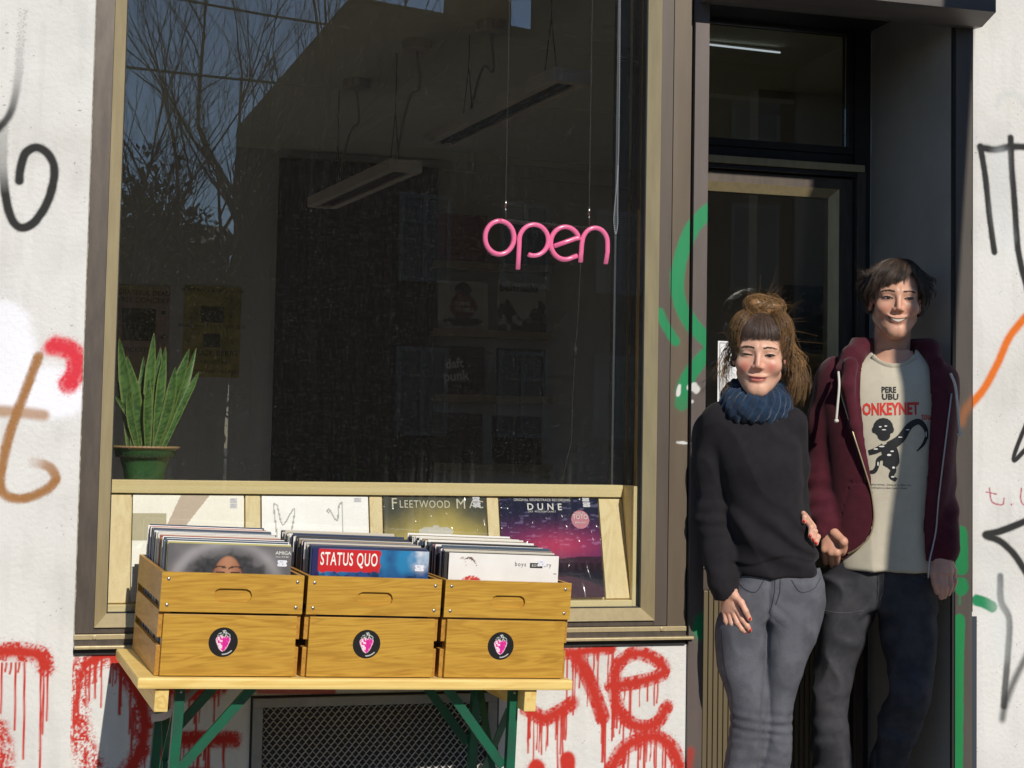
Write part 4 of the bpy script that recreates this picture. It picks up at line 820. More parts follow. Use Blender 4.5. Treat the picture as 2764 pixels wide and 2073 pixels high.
# pendant strip lights, unlit
lamp_m = mat('lamp_housing', (.66, .60, .54), .5, col2=(.58, .53, .48), nscale=8); lv = mat('lamp_louvre', (.05, .055, .05), .35, metal=.5); cordm = mat('white_cord', (.45, .42, .36), .6)
def strip_lamp(pA, pB, YA, YB_, label, cables):
    A = atY(*pA, YA); d = ray(*pB); B = CAM+d*((A[2]-ZE)/d[2]); d = B-A; L = np.linalg.norm(d); d /= L; s = np.array([d[1], -d[0], 0]); up = np.array([0, 0, 1.])
    t = thing('pendant_light', (A+B)/2, label, 'lamp', 'unlit strip lights hanging in the shop')
    fn = lambda v: A+v[:, :1]*d+v[:, 1:2]*s+v[:, 2:]*up
    q = MB(); 
    for y0, y1, z0, z1 in ((-.075, -.040, 0, .05), (.040, .075, 0, .05), (-.0399, .0399, .032, .05)): q.box(0, L, y0, y1, z0, z1, .003, fn)
    q.box(0, .04, -.0399, .0399, 0, .0319, 0, fn); q.box(L-.04, L, -.0399, .0399, 0, .0319, 0, fn); obj('housing', q, lamp_m, t)
    q = MB()
    for i in range(int((L-.1)/.02)): q.box(.05+i*.02, .053+i*.02, -.038, .038, .006, .031, 0, fn)
    q.box(.041, L-.041, -.003, .003, .006, .0315, 0, fn); obj('louvre', q, lv, t)
    for frac, cord in cables:
        p = A+d*L*frac+up*.06; top = np.array([p[0], p[1], HC-.03])
        v_ = p+up*.22
        obj('cable', MB().tube([p-d*.06, v_, top], .0022, 5).tube([p+d*.06, v_], .0022, 5), M['black'], t)
        if cord:
            c0 = top-d*.12+s*.05; c0[2] = HC
            obj('ceiling_rose', MB().lathe([(.06, -.045), (.065, -.04), (.065, 0)], c0, 24), lamp_m, t, smooth=False)
            mid = (c0+p)/2+np.array([.02, .03, .02]); obj('cord', MB().tube(spline([c0-up*.04, c0-up*.2+s*.015, mid, p-up*.01], 6), .006, 6), cordm, t, smooth=True)
strip_lamp((1545, 222), (1185, 396), .8, 1.85, 'strip light nearer the window, hung on thin cables', [(.14, False), (.75, True)])
strip_lamp((1095, 462), (868, 562), 2.1, 3.3, 'strip light further inside the shop on the left', [(.12, True), (.8, True)])
# seen through the door: a lit strip on the ceiling, a framed picture over a pale shelf
A_, B_ = atY(1895, 118, 1.7), atY(2106, 142, 1.7); ls = thing('light_strip', A_, 'thin lit strip light seen through the window over the door', 'lamp'); obj('tube', MB().tube([A_, B_], .004, 6), mat('lit_tube', (.8, .85, 1), .4, emit=(.8, .88, 1), estr=.7), ls); obj('holder', MB().tube([A_+np.array([0, .012, .006]), B_+np.array([0, .012, .006])], .008, 4), lamp_m, ls)
pa, pb = atY(2118, 768, 2.4), atY(2275, 945, 2.4); pf_ = thing('framed_picture', (pa[0], 2.4, pb[2]), 'dark framed picture seen through the door glass', 'picture'); obj('frame', MB().box(pa[0], pb[0], 2.4, 2.43, pb[2], pa[2], .003), M['black'], pf_); obj('print', MB().box(pa[0]+.02, pb[0]-.02, 2.395, 2.3995, pb[2]+.02, pa[2]-.02), mat('dark_print', (.02, .025, .03), .5, col2=(.4, .36, .28), nscale=14, mixrange=(.55, .66)), pf_)
qa, qb = atY(2118, 955, 2.4), atY(2275, 992, 2.4); obj('side_shelf', MB().box(qa[0], qb[0], 2.3, 2.5, qb[2], qa[2], .003), M['pine_x'], None, base=(qa[0], 2.4, qb[2]), label='pale shelf board seen through the door glass under the picture', cat='shelf')
obj('partition', MB().box(pa[0]-.1, pb[0]+.5, 2.5, 2.6, 0, HC), iw, None, kind='structure')
# ------------------------------------------------------------------ neon sign inside the glass
YN = .14
sign = thing('neon_sign', atY(1485, 700, YN), 'pink neon sign reading open hanging in the window', 'neon sign')
def neon(pts, letter):
    p = np.array([atY(x, y, YN) for x, y in pts])
    ob = obj('letter_'+letter, MB().tube(p, .0072, 10), M['neon'], sign, smooth=True)
    q = p.copy(); q[:, 1] += .006
    obj('backing', MB().tube(q, .0092, 8, squash=.5), M['clear'], ob, smooth=True)
def arc(cx, cy, rx, ry, a0, a1, n=26): return [(cx+rx*math.cos(math.radians(a0+(a1-a0)*i/n)), cy-ry*math.sin(math.radians(a0+(a1-a0)*i/n))) for i in range(n+1)]
neon(arc(1349, 641, 39, 45, 90, 448, 36), 'o')
neon([(1398, 727), (1400, 690), (1402, 655)]+arc(1441, 648, 39, 42, 178, -112, 26), 'p')
neon([(1497, 664), (1527, 653), (1552, 644)]+arc(1526, 656, 39, 44, 18, 292, 28)+[(1558, 690)], 'e')
neon([(1567, 708), (1569, 680), (1571, 655)]+arc(1606, 655, 34, 40, 178, 2, 20)+[(1640, 680), (1635, 712)], 'n')
bx = [atY(1368, 597, YN+.012), atY(1590, 618, YN+.012)]
obj('hanging_bar', MB().tube([bx[0], bx[1]], .007, 4), M['darkmetal'], sign)
for px, py, pt in ((1366, 590, (1380, -200)), (1591, 610, (1606, -200))):
    a = atY(px, py, YN+.012); c = atY(px-1, py-40, YN+.012)
    obj('hanging_clip', MB().tube([c+np.array([0, 0, .012]), c-np.array([0, 0, .012])], .005, 8).tube([a, c], .0012, 5), M['screw'], sign, smooth=True)
    obj('hanging_wire', MB().tube([c, [c[0], c[1], 2.94]], .0008, 4), M['steel'], sign)
pw = [(1567, 708), (1563, 800), (1556, 900), (1553, 935), (1552, 965), (1546, 1060), (1543, 1180), (1530, 1240), (1518, 1300)]
obj('power_lead', MB().tube(spline([atY(x, y, YN+.02) for x, y in pw], 5), .0022, 6).tube([atY(1553, 935, YN+.02), atY(1552, 965, YN+.02)], .006, 8), M['black'], sign, smooth=True)
# blind chain
ch = [(1674, -60), (1673, 100), (1671, 300), (1668, 450), (1659, 560), (1657, 600), (1662, 632), (1667, 605), (1667, 560), (1668, 450)]
q = MB(); cp = spline([atY(x, y, .16) for x, y in ch], 30)
d = np.concatenate([[0], np.cumsum(np.linalg.norm(np.diff(cp, axis=0), axis=1))])
for s in np.arange(0, d[-1], .0062): c = [np.interp(s, d, cp[:, i]) for i in range(3)]; q.sphere(c, .0026, 6, 4)
obj('blind_chain', q, mat('white_beads', (.5, .55, .62), .4), None, smooth=True, base=atY(1665, 600, .16), label='beaded blind pull chain hanging beside the neon sign', cat='chain')
# ------------------------------------------------------------------ potted plant on the ledge
YP = .36
pc_ = atY(392, 1207, YP); ledge_z = zr0
plant = thing('potted_plant', (pc_[0], YP, ledge_z), 'sansevieria in a fluted green pot at the left end of the window', 'plant')
hp = pc_[2]-ledge_z
obj('pot', MB().lathe([(.052, 0), (.060, hp*.45), (.075, hp*.8), (.094, hp-.004), (.101, hp), (.097, hp+.004), (.088, hp-.01), (.086, hp-.03)], (pc_[0], YP, ledge_z+.001), 96, .018), mat('green_glazed_pot', (.05, .16, .05), .3, coat=.3, col2=(.03, .10, .035), nscale=8), plant, smooth=True)
obj('pot_rim', MB().lathe([(.099, -.003), (.103, 0), (.099, .004), (.094, .004)], (pc_[0], YP, pc_[2]), 64), mat('terracotta_rim', (.50, .30, .17), .5), plant, smooth=True)
obj('soil', MB().lathe([(.001, 0), (.086, 0), (.086, -.01)], (pc_[0], YP, pc_[2]-.02), 32), mat('soil', (.03, .02, .015), .95), plant)
leafm = bpy.data.materials.new('sansevieria_leaf'); leafm.use_nodes = True; _n, _l = leafm.node_tree.nodes, leafm.node_tree.links
_a = _n.new('ShaderNodeVertexColor'); _a.layer_name = 'Col'; _l.new(_a.outputs[0], _n['Principled BSDF'].inputs['Base Color']); _n['Principled BSDF'].inputs['Roughness'].default_value = .35
R = random.Random(3)
leaves = [((352, 1210), (345, 1080), (322, 912), -.03, 20), ((372, 1212), (366, 1090), (342, 960), -.02, 21), ((395, 1212), (402, 1060), (416, 897), 0, 17), ((405, 1212), (415, 1080), (434, 937), .02, 17), ((418, 1212), (430, 1080), (447, 935), -.02, 15), ((385, 1212), (380, 1100), (388, 962), .04, 14), ((425, 1212), (470, 1070), (512, 940), -.01, 20), ((435, 1212), (485, 1080), (530, 938), .03, 14), ((440, 1212), (500, 1080), (538, 1002), 0, 12), ((420, 1212), (455, 1100), (474, 990), -.04, 17), ((350, 1212), (335, 1110), (316, 1025), .0, 13), ((360, 1212), (352, 1130), (308, 1065), -.04, 12), ((398, 1214), (398, 1120), (402, 1020), -.05, 16), ((372, 1214), (355, 1140), (345, 1060), -.05, 13)]
for base_, mid, tip, dy, w in leaves:
    p = spline([atY(base_[0], base_[1], YP+dy*.5), atY(mid[0], mid[1], YP+dy), atY(tip[0], tip[1], YP+dy*1.5)], 18); m = len(p); t = np.linspace(0, 1, m)
    wd = (w/1080.)*np.minimum(1, .62+.9*t)*np.clip((1-t)/.32, 0, 1)**.7; tw = R.uniform(-.5, .5)
    sdir = np.array([math.cos(tw), math.sin(tw), 0]); v = []; col = []
    for i in range(m):
        for j, e in enumerate((-1, -.55, 0, .55, 1)):
            v.append(p[i]+sdir*wd[i]*e+np.array([math.sin(tw), -math.cos(tw), 0])*(abs(e)*.35*wd[i])); 
            g = .5+.5*math.sin(t[i]*74+9*n2(t[i]*9, e*1.3, 2, 4)+j); base_c = np.array([.028, .085, .02])*(1-g)+np.array([.10, .21, .05])*g
            if abs(e) == 1: base_c = np.array([.22, .30, .09])
            if i == m-1: base_c = np.array([.3, .18, .06])
            col.append(base_c)
    f = [[i*5+j, i*5+j+1, (i+1)*5+j+1, (i+1)*5+j] for i in range(m-1) for j in range(4)]
    obj('leaf', (np.array(v), f), leafm, plant, smooth=True, col=np.array(col))

# ------------------------------------------------------------------ across the street (seen only as the reflection in the glass)
def mir(px, py, Yv): p = atY(px, py, Yv); return np.array([p[0], -p[1], p[2]])
HA = mir(640, 345, 28.); HB = mir(950, -14, 33.)
def mirZ(px, py, z): d = ray(px, py); p = CAM+d*((z-ZE)/d[2]); return np.array([p[0], -p[1], p[2]])
HD = mirZ(1830, 470, HA[2]); HCc = mirZ(1830, 150, HB[2]); ze_ = HA[2]
def far(p, k=9.): v = (p-CAM*np.array([1, 1, 0])); v[1] = p[1]-DCAM; v[2] = 0; return p+v/np.linalg.norm(v)*k
HA2, HD2 = far(HA), far(HD); u_ = (HD-HA); LH = np.linalg.norm(u_[:2]); u_ = u_/LH; n_ = np.array([u_[1], -u_[0], 0])*1.; n_ = n_ if n_[1] < 0 else -n_
low = lambda p: np.array([p[0], p[1], 0])
house = thing('brick_house', low((HA+HD)/2), 'dark brick house with a steep roof across the street', 'house')
def Hh(a, b_, c): return low(HA)+u_*np.array([1, 1, 0])*a+n_*b_+np.array([0, 0, c])
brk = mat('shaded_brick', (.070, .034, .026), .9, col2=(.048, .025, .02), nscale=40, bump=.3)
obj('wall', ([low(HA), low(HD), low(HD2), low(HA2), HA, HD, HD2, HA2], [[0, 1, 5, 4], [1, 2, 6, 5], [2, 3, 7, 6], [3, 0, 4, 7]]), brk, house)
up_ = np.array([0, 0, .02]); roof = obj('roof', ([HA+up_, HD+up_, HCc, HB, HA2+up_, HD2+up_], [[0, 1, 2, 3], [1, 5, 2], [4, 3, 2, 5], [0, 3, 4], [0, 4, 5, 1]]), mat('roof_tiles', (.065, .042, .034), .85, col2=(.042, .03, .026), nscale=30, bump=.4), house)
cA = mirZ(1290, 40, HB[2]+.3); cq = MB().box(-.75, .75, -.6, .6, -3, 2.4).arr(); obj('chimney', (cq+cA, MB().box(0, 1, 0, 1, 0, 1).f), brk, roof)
wm_ = mat('window_white', (.16, .16, .155), .6); pm_ = mat('window_dark_pane', (.03, .035, .04), .3)
obj('cornice', MB().box(0, LH, -.18, -.01, ze_-.45, ze_-.05, 0, lambda v: np.stack([Hh(*x) for x in v])), brk, house)
for zf in (ze_-2.9, ze_-6.2):
    for k in range(int(LH/2.4)//2-1, int(LH/2.4)):
        a = 1.2+k*2.4
        q = MB()
        for a0, a1, c0, c1 in ((0, .1, 0, 1.9), (1.1, 1.2, 0, 1.9), (.101, 1.099, 0, .1), (.101, 1.099, 1.8, 1.9), (.55, .65, .101, 1.799), (.101, .549, 1.25, 1.32), (.651, 1.099, 1.25, 1.32)): q.box(a+a0, a+a1, -.10, -.01, zf+c0, zf+c1, 0, lambda v: np.stack([Hh(*x) for x in v]))
        w_ = obj('window', q, wm_, house); obj('pane', MB().box(a+.101, a+1.099, -.05, -.015, zf+.101, zf+1.799, 0, lambda v: np.stack([Hh(*x) for x in v])), pm_, w_)
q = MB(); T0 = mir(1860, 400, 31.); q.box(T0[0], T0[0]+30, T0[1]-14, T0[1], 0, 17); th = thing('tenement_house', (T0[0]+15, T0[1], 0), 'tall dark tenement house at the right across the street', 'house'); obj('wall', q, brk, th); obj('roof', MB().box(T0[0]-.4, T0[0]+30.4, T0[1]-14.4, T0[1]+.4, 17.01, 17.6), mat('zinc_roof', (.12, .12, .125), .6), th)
for fl in range(4):
    for k in range(9):
        x = T0[0]+1.6+k*3.1; w_ = obj('window', MB().box(x, x+1.3, T0[1]+.001, T0[1]+.06, 1.4+fl*3.8, 3.6+fl*3.8), wm_, th); obj('pane', MB().box(x+.1, x+1.2, T0[1]+.061, T0[1]+.08, 1.5+fl*3.8, 3.5+fl*3.8), pm_, w_)
L0, L1 = mir(150, 575, 30.), mir(625, 560, 30.); sheds = thing('low_outbuilding', ((L0[0]+L1[0])/2-3, L0[1], 0), 'low dark outbuilding behind the bare trees across the street', 'building')
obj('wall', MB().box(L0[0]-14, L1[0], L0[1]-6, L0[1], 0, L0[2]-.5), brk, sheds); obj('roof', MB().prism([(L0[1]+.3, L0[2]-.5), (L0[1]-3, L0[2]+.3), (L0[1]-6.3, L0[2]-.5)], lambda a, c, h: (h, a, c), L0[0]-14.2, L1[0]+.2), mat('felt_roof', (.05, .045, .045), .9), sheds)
bark = mat('bark', (.075, .06, .05), .9, col2=(.05, .04, .033), nscale=20, bump=.5)
def grow(mb, p, d, L, r, depth, R, spread=.6, kids=(3, 4), gnarl=.25):
    pts = [p]; q = p.copy(); dd = d.copy(); n = 4
    for i in range(n):
        dd = dd+np.array([R.gauss(0, gnarl*.4), R.gauss(0, gnarl*.4), R.gauss(.05, gnarl*.25)]); dd /= np.linalg.norm(dd); q = q+dd*L/n; pts.append(q.copy())
    mb.tube(pts, np.linspace(r, r*.55, n+1), 6 if r > .03 else 3, cap=False)
    if depth == 0: return
    for k in range(R.randint(*kids)):
        i = R.randint(1, n) if k else n; a = R.uniform(0, 2*PI); sp = R.uniform(.5, 1.)*spread
        t = np.cross(dd, [math.cos(a), math.sin(a), .3]); t /= np.linalg.norm(t)+1e-9; nd = dd*math.cos(sp)+t*math.sin(sp); nd[2] += .18; nd /= np.linalg.norm(nd)
        grow(mb, pts[i], nd, L*R.uniform(.55, .8), r*.5*R.uniform(.8, 1.1), depth-1, R, spread, kids, gnarl)
def bare_tree(base, h, r, seed, label, depth=5, spread=.62):
    R = random.Random(seed); t = thing('bare_tree', base, label, 'tree', 'bare trees across the street'); q = MB(); b0 = np.array(base, float); 
    top = b0+np.array([R.uniform(-.3, .3), R.uniform(-.3, .3), h*.38]); pts = spline([b0, (b0+top)/2+np.array([R.uniform(-.1, .1), 0, 0]), top], 4); obj('trunk', MB().tube(pts, np.linspace(r, r*.7, len(pts)), 9), bark, t, smooth=True)
    for k in range(4):
        a = k*PI/2+R.uniform(-.4, .4); grow(q, top-np.array([0, 0, .15*k]), np.array([.45*math.cos(a), .45*math.sin(a), .85])/1., h*.26, r*.5, depth-1, R, spread)
    obj('crown', q, bark, t); return t
for i, (px, Yv, h, lb) in enumerate(((365, 19., 8.2, 'slender bare tree at the left edge of the reflection'), (455, 22., 9.6, 'bare tree left of the brick house, second in the reflection'), (560, 20.5, 9.6, 'bare tree overlapping the corner of the brick house'), (690, 19., 10.0, 'tall bare tree in front of the brick house roof'), (1600, 44., 17., 'bare tree showing above the right end of the roof'))):
    p = mir(px, 1170, Yv); p[2] = -.02; bare_tree(p, h, .085 if i < 3 else .12, 21+i, lb)
# evergreen shrubs
def leafball(c, rad, n, R):
    P = np.array([[R.gauss(0, 1) for _ in range(3)] for _ in range(n)]); P /= np.linalg.norm(P, axis=1, keepdims=True); P *= np.array([R.random()**.45 for _ in range(n)])[:, None]; P = P*np.array(rad)+np.array(c)
    A = np.array([[R.gauss(0, 1) for _ in range(3)] for _ in range(n)]); A /= np.linalg.norm(A, axis=1, keepdims=True); B = np.cross(A, [.3, .2, .9]); B /= np.linalg.norm(B, axis=1, keepdims=True)+1e-9
    s = np.array([R.uniform(.05, .11) for _ in range(n)])[:, None]; v = np.stack([P+A*s, P+B*s*.5, P-A*s, P-B*s*.5], 1).reshape(-1, 3); return v, [[4*i, 4*i+1, 4*i+2, 4*i+3] for i in range(n)]
evm = mat('evergreen_leaf', (.035, .06, .025), 1., spec=0., col2=(.02, .04, .018), nscale=3)
R = random.Random(77)
for i, (px, Yv, zc, rad) in enumerate(((345, 20.5, 4.4, (1.0, .9, 1.3)), (400, 21.2, 3.2, (1.3, 1.0, 1.6)), (470, 21., 3.6, (.9, .8, 1.2)), (540, 20., 2.6, (1.0, .9, 1.3)))):
    p = mir(px, 1000, Yv); t = thing('evergreen_shrub', (p[0], p[1], -.02), 'dense evergreen shrub %s' % ['at the left edge of the reflection', 'below the slender bare tree', 'between the bare trees', 'by the corner of the brick house'][i], 'shrub', 'evergreens across the street')
    q = MB(); 
    for k in range(9): q.add(*leafball((p[0]+R.gauss(0, rad[0]*.5), p[1]+R.gauss(0, rad[1]*.4), zc+R.gauss(0, rad[2]*.55)), (rad[0]*.5, rad[1]*.5, rad[2]*.4), 260, R))
    obj('foliage', q, evm, t); obj('stem', MB().tube([(p[0], p[1], -.02), (p[0]+.1, p[1], zc)], [.08, .03], 7), bark, t)
# clipped hedge along the far pavement
q = MB(); 
for k in range(90): q.add(*leafball((-12+k*.33, -14.6+R.gauss(0, .15), .75+R.gauss(0, .15)), (.4, .4, .65), 70, R))
obj('hedge', q, evm, None, base=(0, -14.6, 0), kind='stuff', label='long dark hedge along the far side of the street', cat='hedge')
# overhead wires
for i, (a, c, Y) in enumerate((((250, 118), (900, 188), 9.), ((700, -14), (1000, 32), 9.5), ((1480, 72), (1820, 142), 12.), ((1480, 78), (1820, 150), 12.2))):
    A, B = mir(*a, Y), mir(*c, Y); d = B-A; A2 = A-d*3; B2 = B+d*3; mid = (A2+B2)/2-np.array([0, 0, .15])
    obj('overhead_wire', MB().tube(spline([A2, mid, B2], 8), .012, 5), M['black'], None, base=mid, label=['overhead wire crossing the bare trees in the reflection', 'overhead wire high over the house roof', 'upper of two wires over the right end of the roof', 'lower of two wires over the right end of the roof'][i], cat='wire', group='overhead wires')
# added tree out of view: trunk leans to shade the right door post
def trunk_x(z): return 2.72+.075*(z-1.8)+.115
tr = thing('shadow_tree', (trunk_x(0), -2.0, 0), 'young street tree leaning on the pavement right of the doorway', 'tree')
pts = [(trunk_x(z), -2.0, z) for z in np.linspace(0, 5.2, 9)]
obj('trunk', MB().tube(pts, np.linspace(.125, .10, 9), 12), bark, tr, smooth=True)
q = MB(); R = random.Random(2)
for k in range(4): a = k*PI/2+.4; grow(q, np.array(pts[-1])-np.array([0, 0, .05*k]), np.array([.35*math.cos(a)+.1, .35*math.sin(a), .9]), 1.2, .055, 3, R, .5)
obj('crown', q, bark, tr)
# ------------------------------------------------------------------ people: implicit surfaces polygonised on a grid
def surface_nets(D, lo, h):
    S = D < 0; nx, ny, nz = D.shape
    acc = np.zeros((nx-1, ny-1, nz-1), np.uint8)
    for i in (0, 1):
        for j in (0, 1):
            for k in (0, 1): acc += S[i:nx-1+i, j:ny-1+j, k:nz-1+k]
    act = (acc > 0) & (acc < 8); I = np.argwhere(act); idx = np.full(act.shape, -1, np.int64); idx[act] = np.arange(len(I))
    c = {}
    for i in (0, 1):
        for j in (0, 1):
            for k in (0, 1): c[i, j, k] = D[I[:, 0]+i, I[:, 1]+j, I[:, 2]+k]
    s = np.zeros((len(I), 3)); n = np.zeros(len(I))
    for a in c:
        for ax in range(3):
            if a[ax]: continue
            b = list(a); b[ax] = 1; b = tuple(b); m = (c[a] < 0) != (c[b] < 0); t = np.where(m, c[a]/(c[a]-c[b]+1e-20), 0)
            p = np.tile(np.array(a, float), (len(I), 1)); p[:, ax] = t; s += np.where(m[:, None], p, 0); n += m
    V = (I+s/n[:, None])*h+lo; Fs = []
    for ax in range(3):
        o1, o2 = [(1, 2), (2, 0), (0, 1)][ax]
        A = [slice(None)]*3; B = [slice(None)]*3; A[ax] = slice(0, -1); B[ax] = slice(1, None)
        a, b = S[tuple(A)], S[tuple(B)]; e = np.argwhere(a != b)
        e = e[(e[:, o1] > 0) & (e[:, o2] > 0) & (e[:, o1] < D.shape[o1]-1) & (e[:, o2] < D.shape[o2]-1)]
        if not len(e): continue
        sg = a[tuple(e.T)]; q = []
        for d1, d2 in ((0, 0), (1, 0), (1, 1), (0, 1)):
            f = e.copy(); f[:, o1] -= d1; f[:, o2] -= d2; q.append(idx[tuple(f.T)])
        q = np.stack(q, 1); q = np.where(sg[:, None], q, q[:, ::-1]); Fs.append(q)
    return V, np.concatenate(Fs)
def sdf_mesh(fn, lo, hi, h):
    lo = np.array(lo, float); n = np.ceil((np.array(hi)-lo)/h).astype(int)+1
    ax = [(lo[i]+np.arange(n[i])*h).astype(np.float32) for i in range(3)]
    X, Y, Z = np.meshgrid(*ax, indexing='ij')
    V, Fq = surface_nets(fn(X, Y, Z), lo, h); return V, Fq.tolist()
def smin(a, b, k): h = np.clip(.5+.5*(b-a)/k, 0, 1); return b+(a-b)*h-k*h*(1-h)
def smax(a, b, k): return -smin(-a, -b, k)
def cone(X, Y, Z, a, b, ra, rb, sq=None):
    a = np.array(a, float); b = np.array(b, float); ab = b-a; L2 = ab@ab+1e-12; dx, dy, dz = X-a[0], Y-a[1], Z-a[2]
    t = np.clip((dx*ab[0]+dy*ab[1]+dz*ab[2])/L2, 0, 1); return np.sqrt((dx-ab[0]*t)**2+(dy-ab[1]*t)**2+(dz-ab[2]*t)**2)-(ra+(rb-ra)*t)
def chain(X, Y, Z, pts, rs, k=.01):
    d = None
    for i in range(len(pts)-1):
        q = cone(X, Y, Z, pts[i], pts[i+1], rs[i], rs[i+1]); d = q if d is None else smin(d, q, k)
    return d
def ell(X, Y, Z, c, r): m = min(r); return (np.sqrt(((X-c[0])/r[0])**2+((Y-c[1])/r[1])**2+((Z-c[2])/r[2])**2)-1)*m
def loft(X, Y, Z, kn, cap=.01, pw=2.3):
    kn = sorted(kn); kn = spline(np.array(kn, float), 6); z = Z[0, 0, :] if Z.ndim == 3 else Z
    g = lambda i: np.interp(z, kn[:, 0], kn[:, i]).astype(np.float32)
    xc, yc, a, b = g(1), g(2), g(3), g(4)
    d = ((np.abs((X-xc)/a)**pw+np.abs((Y-yc)/b)**pw)**(1/pw)-1)*np.minimum(a, b)
    return smax(smax(d, kn[0, 0]-Z, cap), Z-kn[-1, 0], cap)
def nz3(X, Y, Z, s, o=0.): return vnoise(X*s+o, Y*s+o*1.7, Z*s+o*.6)-.5
def ridge(X, Y, Z, s, o=0., st=(1, 1, 1)): return 1-np.abs(2*vnoise(X*s*st[0]+o, Y*s*st[1]+o, Z*s*st[2]+o)-1)

class Person:
    def __init__(s, px, Y, label):
        p = atY(px, 1500, Y); s.O = np.array([p[0], p[1], 0.]); s.a = math.atan2(p[0]-CAM[0], p[1]-CAM[1])
        s.ex = np.array([math.cos(s.a), -math.sin(s.a), 0]); s.ey = np.array([math.sin(s.a), math.cos(s.a), 0])
        s.t = thing('person', s.O, label, 'person', rotz=-s.a)
    def lp(s, px, py, t=0.):
        d = ray(px, py); k = (t-(CAM-s.O)@s.ey)/(d@s.ey); p = CAM+d*k-s.O; return np.array([p@s.ex, t, p[2]])
    def kn(s, rows):   # rows: py, pxL, pxR, depth half, y centre
        out = []
        for py, l, r, b, yc in rows:
            L, R = s.lp(l, py, yc), s.lp(r, py, yc); out.append((float((L[2]+R[2])/2), float((L[0]+R[0])/2), yc, float((R[0]-L[0])/2), b))
        return out
    def add(s, name, geo, m, parent=None, **k): return obj(name, geo, m, parent or s.t, smooth=True, **k)

def head_sdf(x, y, z, jaw=1., smile=0., female=True):
    d = ell(x, y, z, (0, .020, .036), (.0755, .094, .082))
    d = smin(d, ell(x, y, z, (0, -.022, -.028), (.061, .062, .082)), .03)
    d = smin(d, cone(x, y, z, (0, -.058, -.100), (0, -.048, -.092), .0225*jaw, .03), .028)
    ax = np.abs(x)
    d = smin(d, cone(ax, y, z, (.012, -.058, -.100), ((.047 if female else .049), .000, -.058), .018*jaw, (.018 if female else .020)), .024)
    d = smin(d, ell(ax, y, z, (.043, -.051, -.028), (.025, .027, .024)), .02)
    d = smin(d, cone(ax, y, z, (.008, -.077, .024), (.046, -.061, .022), .010, .009), .02)
    d = smax(d, -ell(ax, y, z, (.033, -.0965, .002), (.018, .0155, .0105)), .010)      # eye sockets
    d = smin(d, ell(ax, y, z, (.0325, -.0685, .0015), (.0150, .0125, .0105)), .006)   # lids over the eyeballs
    d = smin(d, cone(x, y, z, (0, -.080, .016), (0, -.0975, -.030), .0062, .0086), .010)
    d = smin(d, ell(ax, y, z, (.0112, -.088, -.035), (.0072, .010, .0068)), .007)
    d = smax(d, -ell(ax, y, z, (.006, -.099, -.0435), (.0035, .004, .004)), .003)
    mz = -.0665+smile*.008*(np.minimum(ax, .032)/.026)**1.6
    d = smin(d, ell(x, y, z-(mz+.0665), (0, -.078, -.0635), (.024+smile*.004, .0105, .0062)), .007)
    d = smin(d, ell(x, y, z-(mz+.0665), (0, -.076, -.0745), (.019+smile*.004, .0115, .0070)), .006)
    d = smax(d, -ell(x, y, z-(mz+.0665), (0, -.092, -.0683), (.021, .008, .0016+.002*smile)), .003)
    if smile > .8:
        ln = np.abs(np.sqrt((ax-.004)**2*.85+(z+.066)**2)-.037); d = d+.0006*np.exp(-(ln/.004)**2)*((ax > .020) & (z < -.025) & (z > -.085) & (y < -.02))
    ear = ell(ax-.10*(y-.012), y, z, (.0765, .016, -.008), (.009, .019, .031)); d = smin(d, smax(ear, -ell(ax, y, z, (.088, .010, -.006), (.008, .011, .020)), .004), .006)
    d = smin(d, cone(x, y, z, (0, .028, -.06), (0, .044, -.22), .050 if female else .056, .052 if female else .060), .02)
    return d
def rotm(yaw, pitch, roll): return np.array(Euler((pitch, roll, yaw)).to_matrix())
def to_head(P, Hc, Rm): return (P-Hc)@Rm
def make_head(per, Hc, Rm, h=.0024, **kw):
    def fn(X, Y, Z):
        px, py, pz = X-Hc[0], Y-Hc[1], Z-Hc[2]
        return head_sdf(px*Rm[0, 0]+py*Rm[1, 0]+pz*Rm[2, 0], px*Rm[0, 1]+py*Rm[1, 1]+pz*Rm[2, 1], px*Rm[0, 2]+py*Rm[1, 2]+pz*Rm[2, 2], **kw)
    return sdf_mesh(fn, Hc-np.array([.105, .13, .235]), Hc+np.array([.105, .14, .135]), h)
